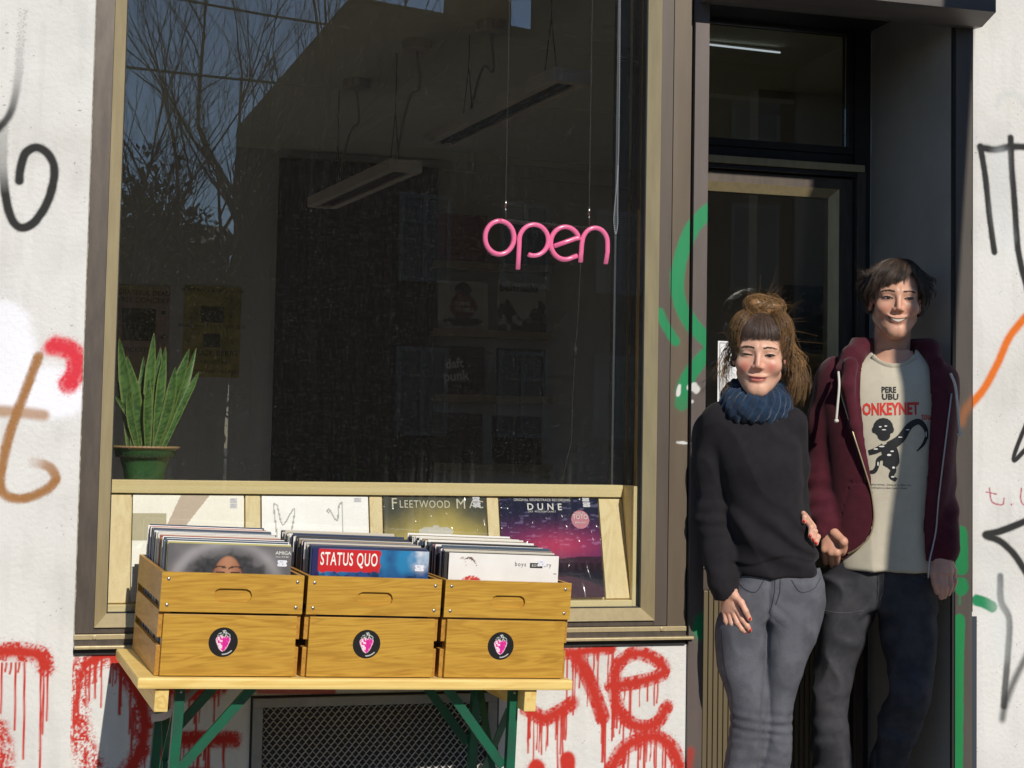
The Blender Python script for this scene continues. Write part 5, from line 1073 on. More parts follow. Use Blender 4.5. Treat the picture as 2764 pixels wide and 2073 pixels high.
def face_paint(q, skin, blush, lip, brow, eye_open, smile=0., teeth=False):
    x, y, z = q.T; ax = np.abs(x); c = np.tile(np.array(skin), (len(q), 1)).astype(float); fr = y < -.02
    def mix(m, col): nonlocal c; m = np.clip(m, 0, 1)[:, None]; c = c*(1-m)+np.array(col)*m
    c *= (1+.22*(fbm(x*9, z*9, 6, 3)-.5))[:, None]*np.array([1, .97, .96])
    mix(blush*np.exp(-((ax-.040)/.017)**2-((z+.034)/.016)**2)*fr, (.60, .17, .13)); mix(.6*blush*np.exp(-(x/.013)**2-((z+.030)/.014)**2)*fr, (.60, .20, .15))
    mix(.22*np.exp(-((ax-.033)/.016)**2-((z+.002)/.010)**2)*fr, (.42, .20, .15))
    mix(.6*(ax > .07)*np.exp(-((z+.01)/.03)**2), (.55, .2, .15))
    mz = -.0683+smile*.008*(np.minimum(ax, .032)/.026)**1.6; dz = z-mz
    up = (dz > 0)*sstep(.0095, .0055, dz+ax*.16)*sstep(.031, .024, ax); lo = (dz <= 0)*sstep(-.0135, -.0095, dz-ax*.20)*sstep(.029, .021, ax); mix((up+lo)*fr*.9, lip)
    if teeth:
        te = (np.abs(dz+.0005) < .0040*(1-(ax/.024)**2)) & (ax < .024) & fr; c[te] = (.50, .45, .36)
        mix(((np.abs(dz-.0055*(1-(ax/.028)**2)) < .0014) & (ax < .027) & fr)*.8, (.16, .05, .04)); mix(((ax > .022) & (ax < .029) & (np.abs(dz) < .0022) & fr)*.8, (.12, .04, .03))
    else: mix((np.abs(dz) < .0012)*(ax < .024)*fr*.75, (.22, .06, .06))
    bt = (ax-.013)/.036; mix((np.abs(z-(.0215+.006*np.sin(np.clip(bt, 0, 1)*2.4)-.004*bt)) < .0026*(1.1-.6*np.clip(bt, 0, 1)))*(bt > 0)*(bt < 1)*fr*.85, brow)
    for s_, op in zip((-1, 1), eye_open):
        ex_ = (x*s_-.0325)/.0150; sl = .0015+.0012*ex_; w = op*(1-ex_**2)
        op_ = (np.abs(ex_) < 1) & fr; m = op_ & (np.abs(z-sl) < w+.0004)
        mix(m*1., (.45, .38, .34)); mix((m & (np.abs(ex_) < .42))*1., (.05, .04, .035))
        mix((op_ & (np.abs(z-sl-w) < .0019))*.95, (.035, .022, .018)); mix((op_ & (np.abs(z-sl+w) < .0010))*.5, (.12, .06, .05))
        mix((np.abs(z-sl-w-.0062) < .0010)*(np.abs(ex_) < .95)*fr*.4, (.30, .13, .10))
    mix(np.exp(-((ax-.007)/.0042)**2-((z+.0425)/.0035)**2)*(y < -.085)*.85, (.12, .04, .035))
    return c
def strands(paths, r, cols):
    """paths: (n, m, 3)"""
    P = np.asarray(paths, float); n, m, _ = P.shape; t = np.gradient(P, axis=1); t /= np.linalg.norm(t, axis=2, keepdims=True)+1e-9
    N = np.cross(t, np.array([.31, .77, .2])); N /= np.linalg.norm(N, axis=2, keepdims=True)+1e-9; B = np.cross(t, N); rr = (np.asarray(r)*np.ones(n))[:, None]*np.interp(np.linspace(0, 1, m), [0, .6, 1], [1, .9, .3])[None, :]
    ring = [P+rr[..., None]*(math.cos(a)*N+math.sin(a)*B) for a in (0, 2*PI/3, 4*PI/3)]; v = np.stack(ring, 2).reshape(-1, 3)
    i, j, k = np.meshgrid(np.arange(n), np.arange(m-1), np.arange(3), indexing='ij'); b = (i*m+j)*3; f = np.stack([b+k, b+(k+1) % 3, b+3+(k+1) % 3, b+3+k], -1).reshape(-1, 4).tolist()
    return v, f, np.repeat(np.asarray(cols), m*3, axis=0)
def finger(X, Y, Z, pts, r0=.0088, r1=.0068): n = len(pts); return chain(X, Y, Z, pts, np.linspace(r0, r1, n), .004)
def fabric(name, c, c2, rough=.9, bs=420, sheen=.2, bump=.25): return mat(name, c, rough, col2=c2, nscale=35, sheen=sheen, bump=bump, bscale=bs, spec=.2)
M['skin'] = mat('skin', (.6, .36, .26), .45, attr='Col', sss=.18, spec=.4, bump=.05, bscale=250)
M['hair'] = mat('hair', (.1, .06, .04), .42, attr='Col', spec=.5)
M['nail'] = mat('red_nail_varnish', (.55, .012, .012), .2, coat=.5)
SK_W, SK_M = (.70, .415, .300), (.63, .355, .245)
def denim(name, c, c2): return mat(name, c, .85, col2=c2, nscale=17, bump=.5, bscale=500, spec=.2, mixrange=(.38, .62), detail=6)

# ================================================================== woman
W = Person(2070, -.13, 'person in black sweatshirt and blue knitted scarf standing at the doorway')
lp = W.lp
Hw = lp(2051, 960, -.015); Rw = rotm(math.radians(-2), math.radians(3), math.radians(3))
hv, hf = make_head(W, Hw, Rw, female=True, jaw=.95, smile=.45)
hc = face_paint(to_head(hv, Hw, Rw), SK_W, .8, (.46, .11, .10), (.055, .03, .02), (.0012, .0036), smile=.45)
# hands: hanging left hand (viewer's left) and the fingers hooked round her companion's arm
wr = lp(1966, 1590, -.075)
fing = [[lp(1987, 1640, -.09), lp(2004, 1672, -.10), lp(2017, 1690, -.10), lp(2024, 1701, -.095)],
        [lp(1977, 1646, -.082), lp(1990, 1680, -.095), lp(2002, 1698, -.095), lp(2012, 1706, -.09)],
        [lp(1966, 1648, -.075), lp(1975, 1682, -.085), lp(1986, 1700, -.087), lp(1996, 1707, -.083)],
        [lp(1955, 1645, -.065), lp(1960, 1675, -.075), lp(1968, 1692, -.077), lp(1978, 1701, -.075)]]
thumb = [lp(1983, 1608, -.095), lp(2001, 1626, -.11), lp(2013, 1650, -.115), lp(2023, 1671, -.11)]
def w_hand(X, Y, Z):
    d = cone(X, Y, Z, lp(1952, 1560, -.06), wr, .024, .022)
    for f in fing: d = smin(d, cone(X, Y, Z, wr, f[0], .019, .0115), .012)
    d = smin(d, cone(X, Y, Z, wr, thumb[0], .018, .0125), .012)
    d = smin(d, finger(X, Y, Z, thumb, .0105, .0075), .006)
    for f in fing: d = smin(d, finger(X, Y, Z, f), .0035)
    return d
c0 = lp(1985, 1650, -.09); gv, gf = sdf_mesh(w_hand, c0-np.array([.09, .07, .11]), c0+np.array([.075, .06, .12]), .0022)
fin2 = [[(2168, 1388, .0), (2172, 1396, -.03), (2170, 1408, -.032)], [(2176, 1408, -.0), (2189, 1423, -.03), (2187, 1447, -.034)], [(2186, 1420, .0), (2200, 1434, -.028), (2195, 1457, -.033)], [(2194, 1436, .0), (2208, 1449, -.022), (2203, 1467, -.028)]]
fin2 = [[lp(a, b, t-.045) for a, b, t in f] for f in fin2]
def w_hand2(X, Y, Z):
    d = cone(X, Y, Z, lp(2165, 1400, .01), lp(2188, 1425, .0), .022, .018)
    for f in fin2: d = smin(d, smin(finger(X, Y, Z, f, .0085, .007), cone(X, Y, Z, lp(2182, 1420, -.01), f[0], .014, .0088), .006), .003)
    return d
c1 = lp(2186, 1430, -.05); kv, kf = sdf_mesh(w_hand2, c1-np.array([.06, .06, .07]), c1+np.array([.05, .09, .07]), .0022)
def joinm(parts):
    V, Fc, Cc, o = [], [], [], 0
    for v, f, c in parts: V.append(v); Fc += (np.asarray(f)+o).tolist(); Cc.append(np.broadcast_to(np.asarray(c, float), (len(v), 3))); o += len(v)
    return np.concatenate(V), Fc, np.concatenate(Cc)
hand_c = lambda v, s: np.array(s)*(1+.25*(fbm(v[:, 0]*40, v[:, 2]*40, 1, 4)-.5))[:, None]*np.array([1, .93, .92])
# hidden body under the clothes, so that the figure is whole
def w_body(X, Y, Z):
    d = loft(X, Y, Z, W.kn([(1105, 1995, 2100, .05, .02), (1135, 1945, 2140, .07, .02), (1250, 1960, 2150, .095, 0), (1400, 1985, 2160, .085, 0), (1540, 2000, 2195, .085, .01), (1620, 2000, 2190, .08, .01)]))
    d = smin(d, cone(X, Y, Z, lp(2046, 1060, .02), lp(2046, 1130, .02), .05, .055), .03)
    for pts, rs in (([lp(1943, 1135, .01), lp(1928, 1380, .015), lp(1960, 1580, -.065)], [.042, .034, .024]), ([lp(2125, 1145, .02), lp(2138, 1335, .10), lp(2166, 1408, .0)], [.036, .026, .020]), ([lp(2025, 1640, .01), lp(2018, 1920, -.005), lp(2000, 2400, .03)], [.045, .036, .026]), ([lp(2140, 1640, .01), lp(2108, 1920, .0), lp(2094, 2400, .03)], [.045, .030, .024])): d = smin(d, chain(X, Y, Z, pts, rs, .02), .02)
    return d
bz = lp(2070, 1100)[2]
bv, bf = sdf_mesh(w_body, (-.26, -.16, .03), (.24, .22, bz+.03), .011)
V_, F_, C_ = joinm([(hv, hf, hc), (gv, gf, hand_c(gv, SK_W)), (kv, kf, hand_c(kv, SK_W)), (bv, bf, SK_W)])
W.body = W.add('body', (V_, F_), M['skin'], col=C_)
q = MB()
for f in fing[:1]+[thumb]: q.sphere(f[-1]+np.array([.001, -.005, .002]), (.0045, .004, .0065), 8, 6)
for f in fing[1:3]: q.sphere(f[-1]+np.array([.001, -.004, -.001]), (.004, .004, .004), 8, 6)
for f in fin2: q.sphere(f[-1]+np.array([0, -.005, .001]), (.0045, .004, .0055), 8, 6)
W.add('fingernails', q, M['nail'], W.body, kind='stuff')
W.add('ear_stud', MB().sphere(Hw+Rw@np.array([.079, -.002, -.038]), .0065, 10, 7), M['black'])
def face_features(per, geo, Hc, Rm, eyes, brow_r, smile, teeth):
    q0 = to_head(geo[0], Hc, Rm); tr = BVHTree.FromPolygons([tuple(p) for p in q0], geo[1])
    def on(x, z, off=.0004):
        h = tr.ray_cast(Vector((x, -.3, z)), Vector((0, 1, 0)))[0]; return np.array([x, (h.y if h else -.08)-off, z])
    wld = lambda P: Hc+np.array(P)@Rm.T
    la, br, ir = MB(), MB(), MB()
    for s_, op in zip((-1, 1), eyes):
        u = np.linspace(-1, 1.08, 13); sl = .0015+.0012*u; w = op*(1-np.minimum(u*u, 1)); P = wld([on(s_*(.0325+.015*a), b+c, .0006) for a, b, c in zip(u, sl, w)]); la.tube(P, np.interp(u, [-1, -.3, .6, 1.08], [.0008, .0019, .0023, .0008]), 5)
        P = wld([on(s_*(.0325+.015*a), b-c, .0002) for a, b, c in zip(u, sl, w)]); la.tube(P, .0006, 4)
        if op > .002: ir.sphere(wld([on(s_*.0325, .0015, -.0024)])[0], (.0046, .0036, op*1.2), 10, 7)
        for k in range(46):
            b = rs0.uniform(0, 1); x = .013+.036*b; z = .0218+.006*math.sin(b*2.4)-.004*b+rs0.normal(0, .0011); d = .0055; P = wld([on(s_*(x+d*t), z+.0018*t*(1-b*1.6), .0006) for t in (0, .5, 1)]); br.tube(P, [brow_r, brow_r*.9, brow_r*.3], 4)
    m_ = mat('lash_brown', (.018, .011, .008), .6); per.add('eyelashes', la, m_, per.body, kind='stuff'); per.add('eyebrows', br, mat('brow_hair', (.045, .026, .017), .6), per.body, kind='stuff')
    if ir.n: per.add('iris', ir, mat('iris_dark', (.025, .02, .018), .12), per.body, kind='stuff')
    mo = MB(); xs = np.linspace(-.0265, .0265, 15); mzf = lambda x: -.0683+smile*.008*(abs(x)/.026)**1.6
    if teeth:
        n = 15; tx = np.linspace(-.0245, .0245, n); hh = .0062*(1-(tx/.0265)**2); top = [on(x, mzf(x)+.0022+h*.35, .0005) for x, h in zip(tx, hh)]; bot = [on(x, mzf(x)+.0018-h, .0005) for x, h in zip(tx, hh)]
        per.add('teeth', (wld(top+bot), [[i, n+i, n+i+1, i+1] for i in range(n-1)]), mat('tooth_enamel', (.70, .65, .54), .25), per.body)
        for e_, o_ in ((.30, .0030), (-1.05, .0016)): P = wld([on(x, mzf(x)+.002+e_*.0066*max(0, 1-(x/.0275)**2), .0005) for x in np.linspace(-.0275, .0275, 15)]); mo.tube(P, .0009, 5)
    else: mo.tube(wld([on(x, mzf(x), .0002) for x in xs]), np.interp(np.abs(xs), [0, .02, .0265], [.0010, .0010, .0005]), 5)
    per.add('mouth_line', mo, mat('mouth_dark', (.09, .022, .02), .6), per.body)
rs0 = np.random.RandomState(8)
face_features(W, (hv, hf), Hw, Rw, (.0012, .0036), .0009, .45, False)
# sweatshirt
hem = lp(2095, 1556)[2]
def w_sweater(X, Y, Z):
    d = loft(X, Y, Z, W.kn([(1085, 1990, 2095, .055, .02), (1108, 1962, 2125, .070, .018), (1135, 1932, 2147, .082, .015), (1180, 1926, 2158, .096, .005), (1260, 1940, 2164, .112, -.005), (1350, 1960, 2166, .105, 0), (1440, 1969, 2188, .108, 0), (1500, 1974, 2212, .115, .004), (1558, 1977, 2219, .116, .006)]), .012)
    arm = chain(X, Y, Z, [lp(1945, 1140, .01), lp(1931, 1260, .015), lp(1929, 1390, .01), lp(1944, 1500, -.03), lp(1957, 1578, -.065), lp(1960, 1600, -.072)], [.058, .053, .050, .045, .041, .036], .03)
    arm2 = chain(X, Y, Z, [lp(2132, 1145, .01), lp(2140, 1260, .06), lp(2140, 1340, .10), lp(2160, 1400, .045)], [.054, .046, .042, .034], .03)
    zf = (Z-hem)
    fold = .007*ridge(X+.5*Z, Y, Z-.3*X, 9, 3., (1, 1, .7))**2+.008*nz3(X, Y, Z, 7, 1.)-.002
    diag = np.sin((Z*1.0+X*.55)*72+5*nz3(X, Y, Z, 6, 5.)*2)*np.exp(-((zf-.10)/.10)**2)*.0065
    wz = np.sin(Z*120+7*nz3(X, Y, Z, 9, 2.)); el = np.exp(-((Z-lp(1929, 1400)[2])/.07)**2)+.8*np.exp(-((Z-lp(1950, 1560)[2])/.05)**2)
    arm = arm-.0020*wz*el-.006*ridge(X+.5*Z, Y, Z-.4*X, 13, 7.)**2
    d = smin(d-fold-diag, arm, .016); d = smin(d, arm2, .02)
    step = lp(2095, 1502)[2]+.05*(X-.05)+.012*np.sin(X*30)
    d = d+.007*sstep(.0, -.008, Z-step)*(np.abs(X) < .2)*sstep(-.115, -.09, X)
    d = smax(d, -cone(X, Y, Z, lp(1966, 1606, -.074), lp(1980, 1640, -.085), .030, .034), .004)
    return smax(d, -cone(X, Y, Z, lp(2046, 1050, .01), lp(2046, 1105, .01), .058, .050), .008)
s1 = sdf_mesh(w_sweater, (lp(1870, 1500)[0]-.01, -.16, hem-.07), (lp(2230, 1300)[0]+.01, .20, lp(2040, 1075)[2]), .0048)
W.sw = W.add('sweatshirt', s1, fabric('black_sweatshirt', (.0135, .0120, .0145), (.018, .016, .019), sheen=.04))
# scarf: thick braided cowl
sc = lp(2040, 1076, .0)
def w_scarf(X, Y, Z):
    x, y, z = X-sc[0], Y-sc[1]-.012, Z-sc[2]; z = z-.34*y+.08*np.abs(x); an = np.arctan2(y, x); r = np.sqrt((x/.98)**2+(y*1.0)**2)-.074; ta = np.arctan2(z, r)
    d = np.sqrt(r*r*1.15+(z*.78)**2)-.036
    d = d-.0040*np.abs(np.sin(an*6+ta*1.6+1.5*nz3(X, Y, Z, 14)))-.0035*np.sin(an*25-ta*4+3*nz3(X, Y, Z, 18))-.004*nz3(X, Y, Z, 55, 4.)-.008*nz3(X, Y, Z, 18, 2.)
    return d
v_, f_ = sdf_mesh(w_scarf, sc-np.array([.15, .15, .09]), sc+np.array([.15, .17, .11]), .0034)
W.add('scarf', (v_, f_), mat('blue_knit', (.017, .040, .082), .95, col2=(.009, .022, .050), nscale=70, bump=.8, bscale=260, sheen=.25, spec=.15))
# jeans
def knee_folds(X, Y, Z, z0, amp, s=95, w=.06): return amp*np.sin((Z+.25*np.abs(X-.02)*0+.12*X)*s+6*nz3(X, Y, Z, 9, 3.))*np.exp(-((Z-z0)/w)**2)
wl1 = W.kn([(1575, 1980, 2096, .095, .006), (1640, 1952, 2088, .100, .006), (1700, 1930, 2084, .094, .0), (1800, 1938, 2080, .084, -.008), (1880, 1964, 2079, .075, -.018), (1935, 1972, 2079, .070, -.020), (1990, 1967, 2075, .068, -.012), (2073, 1958, 2058, .064, .002), (2200, 1955, 2040, .058, .02), (2330, 1968, 2030, .045, .03), (2430, 1972, 2030, .045, .03)])
wl2 = W.kn([(1575, 2074, 2219, .095, .006), (1640, 2066, 2220, .100, .006), (1700, 2064, 2211, .094, .0), (1800, 2062, 2170, .084, .002), (1880, 2064, 2146, .074, .004), (1935, 2064, 2138, .066, .004), (1990, 2062, 2138, .064, .006), (2073, 2046, 2130, .062, .016), (2200, 2056, 2128, .056, .022), (2330, 2066, 2122, .045, .03), (2430, 2066, 2122, .045, .03)])
kz = lp(2050, 1950)[2]
def w_jeans(X, Y, Z):
    hips = loft(X, Y, Z, W.kn([(1520, 1988, 2208, .098, .008), (1570, 1980, 2219, .106, .008), (1620, 1966, 2222, .108, .010), (1668, 1958, 2212, .100, .010)]), .02)
    a, b = loft(X, Y, Z, wl1, .01), loft(X, Y, Z, wl2, .01)
    d = smin(np.where(X < 9, a, a), b, .006); d = smin(d, hips, .018)
    d = d-knee_folds(X, Y, Z, kz, .0017, 210, .045)-knee_folds(X, Y, Z, kz-.15, .0013, 170, .06)-.004*ridge(X+.5*Z, Y, Z-.5*X, 12, 2.)**2-.004*nz3(X, Y, Z, 9)
    cx_ = lp(2074, 1650)[0]; cz_ = lp(2074, 1650)[2]
    d = d+.006*np.exp(-((X-cx_-.05*(Z-cz_))/.006)**2)*(Z < cz_+.11)*(Y < 0)      # fly and inner seam crease
    d = d-.004*np.abs(np.sin((Z-cz_)*70+np.abs(X-cx_)*60))*np.exp(-((Z-cz_)/.045)**2)*np.exp(-((X-cx_)/.05)**2)*(Y < 0)
    return d
def stitches(per, jn, geo, lines, m, lpf):
    tr = BVHTree.FromPolygons([tuple(p) for p in geo[0]], geo[1]); q = MB()
    for ln in lines:
        p = spline(np.array([lpf(a, b, -.1) for a, b in ln]), 8); v = []
        for a in p:
            h = tr.ray_cast(Vector((a[0], -1, a[2])), Vector((0, 1, 0)))[0]
            if h is not None: v.append((a[0], h.y-.0004, a[2]))
        if len(v) > 2: q.tube(v, .0013, 4)
    per.add('stitching', q, m, jn, kind='stuff')
gj = sdf_mesh(w_jeans, (-.24, -.16, .03), (.24, .17, lp(2095, 1528)[2]), .0055); wj = W.add('jeans', gj, denim('grey_denim', (.128, .132, .152), (.092, .095, .111)))
stitches(W, wj, gj, [[(2092, 1562), (2090, 1600), (2082, 1640), (2076, 1654)], [(2106, 1562), (2104, 1600), (2094, 1632)], [(1988, 1568), (2008, 1590), (2040, 1598), (2062, 1566)], [(2216, 1566), (2196, 1592), (2160, 1598), (2136, 1566)], [(1948, 1700), (1956, 1800), (1976, 1880), (1976, 1990), (1966, 2073)]], mat('dark_thread', (.035, .035, .042), .9), lp)
for px in (2000, 2094):
    b_ = lp(px, 2430, .0); W.add('shoe', sdf_mesh(lambda X, Y, Z: smax(smin(cone(X, Y, Z, (b_[0], -.13, .03), (b_[0], .06, .045), .034, .042), cone(X, Y, Z, (b_[0], .04, .05), (b_[0], .05, .10), .04, .036), .03), .004-Z, .004), (b_[0]-.06, -.2, -.01), (b_[0]+.06, .12, .15), .006), mat('black_leather', (.015, .014, .014), .4))
# hair: solid cap, then strands
def hair_cap(Hc, Rm, fn, lo, hi, h=.0035):
    def g(X, Y, Z):
        px, py, pz = X-Hc[0], Y-Hc[1], Z-Hc[2]; return fn(px*Rm[0, 0]+py*Rm[1, 0]+pz*Rm[2, 0], px*Rm[0, 1]+py*Rm[1, 1]+pz*Rm[2, 1], px*Rm[0, 2]+py*Rm[1, 2]+pz*Rm[2, 2])
    return sdf_mesh(g, Hc+np.array(lo), Hc+np.array(hi), h)
def w_cap(x, y, z):
    d = ell(x, y, z, (0, .024, .040), (.083, .102, .092))
    d = smax(d, -smax(smax(y+.030, z-(.052+.25*np.abs(x)*0), .002), np.abs(x)-.067, .004), .003)
    d = smax(d, -(z+.035), .01); d = smin(d, ell(x, y, z, (-.012, .012, .150), (.040, .036, .030)), .02); d = smin(d, ell(x, y, z, (.024, .018, .143), (.034, .034, .028)), .015)
    d = smin(d, cone(np.abs(x), y, z, (.076, -.012, .05), (.076, .01, -.03), .012, .008), .01)
    return d-.003*np.sin(np.arctan2(x, y+.0)*34)*(z < .12)-.004*nz3(x, y, z, 45)
v_, f_ = hair_cap(Hw, Rw, w_cap, (-.13, -.12, -.08), (.13, .16, .22))
ql = to_head(v_, Hw, Rw); g_ = sstep(.095, .13, ql[:, 2])+.6*sstep(.02, .06, ql[:, 1]); DKW, GOW = np.array([.050, .029, .020]), np.array([.30, .165, .066])
W.hair = W.add('hair', (v_, f_), M['hair'], col=DKW+(GOW-DKW)*np.clip(g_, 0, 1)[:, None])
rs_ = np.random.RandomState(5); paths = []; cols_ = []; rad = []
def on_ell(az, el_, s=1.04, c=(0, .024, .040), r=(.083, .102, .092)):  # az from front (-y), positive to viewer right
    return np.stack([c[0]+r[0]*s*np.cos(el_)*np.sin(az), c[1]-r[1]*s*np.cos(el_)*np.cos(az), c[2]+r[2]*s*np.sin(el_)], -1)
NS = 12; tt = np.linspace(0, 1, NS)
for i in range(420):   # fringe
    az = rs_.uniform(-.80, .80); e1 = math.asin(np.clip((.050+rs_.uniform(-.006, .004)-.040)/.095, -1, 1)); e0 = rs_.uniform(1.0, 1.35)
    paths.append(on_ell(az*(.55+.45*tt), e0+(e1-e0)*tt, 1.03+.03*np.sin(tt*2.6)+rs_.uniform(0, .015))); cols_.append(DKW*rs_.uniform(.7, 1.9)+rs_.uniform(0, .012)); rad.append(.0008)
for i in range(650):   # swept up to the bun
    sg = rs_.choice([-1, 1]); az = sg*rs_.uniform(.75, 3.0); e0 = rs_.uniform(-.55, .35); e1 = rs_.uniform(1.15, 1.45); bulge = rs_.uniform(.0, .24)*(1 if rs_.rand() < .5 else .3)
    p = on_ell(az*(1-.25*tt), e0+(e1-e0)*tt, 1.03)+0; p *= (1+bulge*np.sin(tt*PI))[:, None]; paths.append(p); cols_.append((DKW*.6+(GOW*rs_.uniform(.6, 1.3))*(.35+.65*min(1, abs(az)/1.8)))*rs_.uniform(.7, 1.2)); rad.append(.00075)
for i in range(520):   # bun loops
    c = np.array([rs_.choice([-.012, .022])+rs_.normal(0, .006), .014+rs_.normal(0, .006), .148+rs_.normal(0, .006)]); R0 = rs_.uniform(.024, .040); A = rs_.normal(size=3); A /= np.linalg.norm(A); B = np.cross(A, rs_.normal(size=3)); B /= np.linalg.norm(B); s0 = rs_.uniform(0, 6.28); s1_ = s0+rs_.uniform(2, 4.5); an = s0+(s1_-s0)*tt
    paths.append(c+R0*(np.cos(an)[:, None]*A+np.sin(an)[:, None]*B)*np.array([1.1, 1, .9])); cols_.append(GOW*rs_.uniform(.45, 1.35)); rad.append(.0008)
for i in range(38):   # loose locks falling at the sides
    sg = 1 if rs_.rand() < .70 else -1; st_ = np.array([sg*rs_.uniform(.066, .084), rs_.uniform(-.01, .05), rs_.uniform(.0, .10)]); en = np.array([sg*(rs_.uniform(.068, .135) if sg > 0 else rs_.uniform(.074, .098)), rs_.uniform(-.02, .06), rs_.uniform(-.155, -.03) if sg > 0 else rs_.uniform(-.13, -.03)])
    ph = rs_.uniform(0, 6.28); fq = rs_.uniform(4, 10); wv = rs_.normal(0, .012, 3); bow = rs_.uniform(.0, .03); sh = rs_.uniform(.4, 1.5)
    for k in range(9):
        e2 = en+rs_.normal(0, .009, 3); s2_ = st_+rs_.normal(0, .004, 3); p = s2_+(e2-s2_)*tt[:, None]+np.sin(tt*fq+ph+rs_.normal(0, .5))[:, None]*wv*tt[:, None]+np.array([sg*bow, 0, 0])*np.sin(tt*PI)[:, None]; paths.append(p); cols_.append(GOW*sh*rs_.uniform(.7, 1.2)); rad.append(.00065)
for i in range(170):   # flyaways
    a_, e_ = rs_.uniform(-2.6, 2.6), rs_.uniform(-.1, 1.5); c = on_ell(np.array(a_), np.array(e_), 1.0+.35*(e_ > .9)); d0 = c-np.array([0, .02, .06]); d0 = d0/np.linalg.norm(d0)+rs_.normal(0, .7, 3); d0 /= np.linalg.norm(d0); L = rs_.uniform(.012, .05); cu = np.array([rs_.normal(.01, .035), rs_.normal(0, .03), rs_.normal(-.005, .03)])
    paths.append(c+d0*L*tt[:, None]+cu*(tt**2)[:, None]); cols_.append(GOW*rs_.uniform(.5, 1.2)); rad.append(.00033)
v_, f_, c_ = strands(np.array(paths), np.array(rad), np.array(cols_)); v_ = Hw+v_@Rw.T
W.add('hair_strands', (v_, f_), M['hair'], W.hair, col=c_, kind='stuff')

# ================================================================== man
G = Person(2395, .03, 'person in maroon zip hoodie and printed t-shirt, one hand in a pocket')
lp2 = G.lp
Hm = lp2(2417, 810, -.015); Rm_ = rotm(math.radians(7), math.radians(2), math.radians(2.5))
mv, mf = make_head(G, Hm, Rm_, female=False, jaw=1.02, smile=1.)
mc = face_paint(to_head(mv, Hm, Rm_), SK_M, .35, (.40, .14, .11), (.06, .038, .026), (.0040, .0036), smile=1., teeth=True)
# hands
wr2 = lp2(2544, 1490, -.03)
kn_ = [lp2(2572, 1540, -.045), lp2(2562, 1546, -.065), lp2(2548, 1548, -.078), lp2(2536, 1545, -.08)]
tips = [[lp2(2576, 1570, -.055), lp2(2570, 1592, -.06)], [lp2(2566, 1580, -.078), lp2(2560, 1602, -.08)], [lp2(2552, 1586, -.092), lp2(2548, 1610, -.09)], [lp2(2540, 1582, -.095), lp2(2540, 1612, -.095)]]
th2 = [lp2(2522, 1515, -.06), lp2(2518, 1548, -.085), lp2(2524, 1576, -.095), lp2(2530, 1598, -.095)]
def m_hand(X, Y, Z):
    d = cone(X, Y, Z, lp2(2546, 1455, -.02), wr2, .027, .026)
    for k in kn_: d = smin(d, cone(X, Y, Z, wr2, k, .023, .013), .012)
    d = smin(d, cone(X, Y, Z, wr2, th2[0], .02, .014), .012); d = smin(d, finger(X, Y, Z, th2, .0115, .009), .006)
    for k, t in zip(kn_, tips): d = smin(d, finger(X, Y, Z, [k]+t, .0102, .0085), .0035)
    return d
c2 = lp2(2545, 1545, -.06); ov, of = sdf_mesh(m_hand, c2-np.array([.065, .08, .09]), c2+np.array([.07, .09, .13]), .0024)
def m_hand2(X, Y, Z):   # the other hand, pushed into the front pocket
    w = lp2(2232, 1425, -.05); d = cone(X, Y, Z, lp2(2228, 1390, -.03), w, .028, .027)
    for a, b, t in ((2226, 1484, -.085), (2243, 1492, -.094), (2258, 1492, -.096), (2270, 1482, -.09)):
        d = smin(d, cone(X, Y, Z, w, lp2(a, b, t), .022, .0125), .010); d = smin(d, cone(X, Y, Z, lp2(a, b, t), lp2(a+4, b+34, t+.055), .0120, .010), .004)
    return smin(d, chain(X, Y, Z, [lp2(2252, 1440, -.085), lp2(2276, 1462, -.11), lp2(2280, 1494, -.08)], [.017, .0135, .011], .008), .008)
c3 = lp2(2250, 1470, -.08); nv, nf = sdf_mesh(m_hand2, c3-np.array([.07, .07, .09]), c3+np.array([.07, .09, .11]), .0026)
def m_body(X, Y, Z):
    d = loft(X, Y, Z, G.kn([(965, 2345, 2480, .055, .03), (1000, 2265, 2540, .075, .025), (1100, 2260, 2545, .095, .01), (1300, 2275, 2530, .09, .01), (1500, 2275, 2510, .085, .01), (1620, 2250, 2500, .08, .01)]))
    d = smin(d, cone(X, Y, Z, lp2(2412, 920, .02), lp2(2412, 1000, .02), .057, .062), .03)
    for pts, rs in (([lp2(2262, 1020, .01), lp2(2225, 1280, .02), lp2(2232, 1425, -.05)], [.046, .038, .027]), ([lp2(2528, 1020, .02), lp2(2532, 1290, .03), lp2(2545, 1470, -.025)], [.046, .038, .027]), ([lp2(2285, 1640, .01), lp2(2243, 1900, -.01), lp2(2256, 2420, .03)], [.05, .04, .033]), ([lp2(2450, 1640, .01), lp2(2448, 1880, -.02), lp2(2394, 2073, .024), lp2(2371, 2420, .055)], [.05, .036, .032, .03])): d = smin(d, chain(X, Y, Z, pts, rs, .02), .02)
    return d
ov2, of2 = sdf_mesh(m_body, (-.30, -.16, .03), (.30, .24, lp2(2412, 950)[2]), .011)
V_, F_, C_ = joinm([(mv, mf, mc), (ov, of, hand_c(ov, SK_M)), (nv, nf, hand_c(nv, SK_M)), (ov2, of2, SK_M)])
G.body = G.add('body', (V_, F_), M['skin'], col=C_)
face_features(G, (mv, mf), Hm, Rm_, (.0040, .0036), .0010, 1., True)
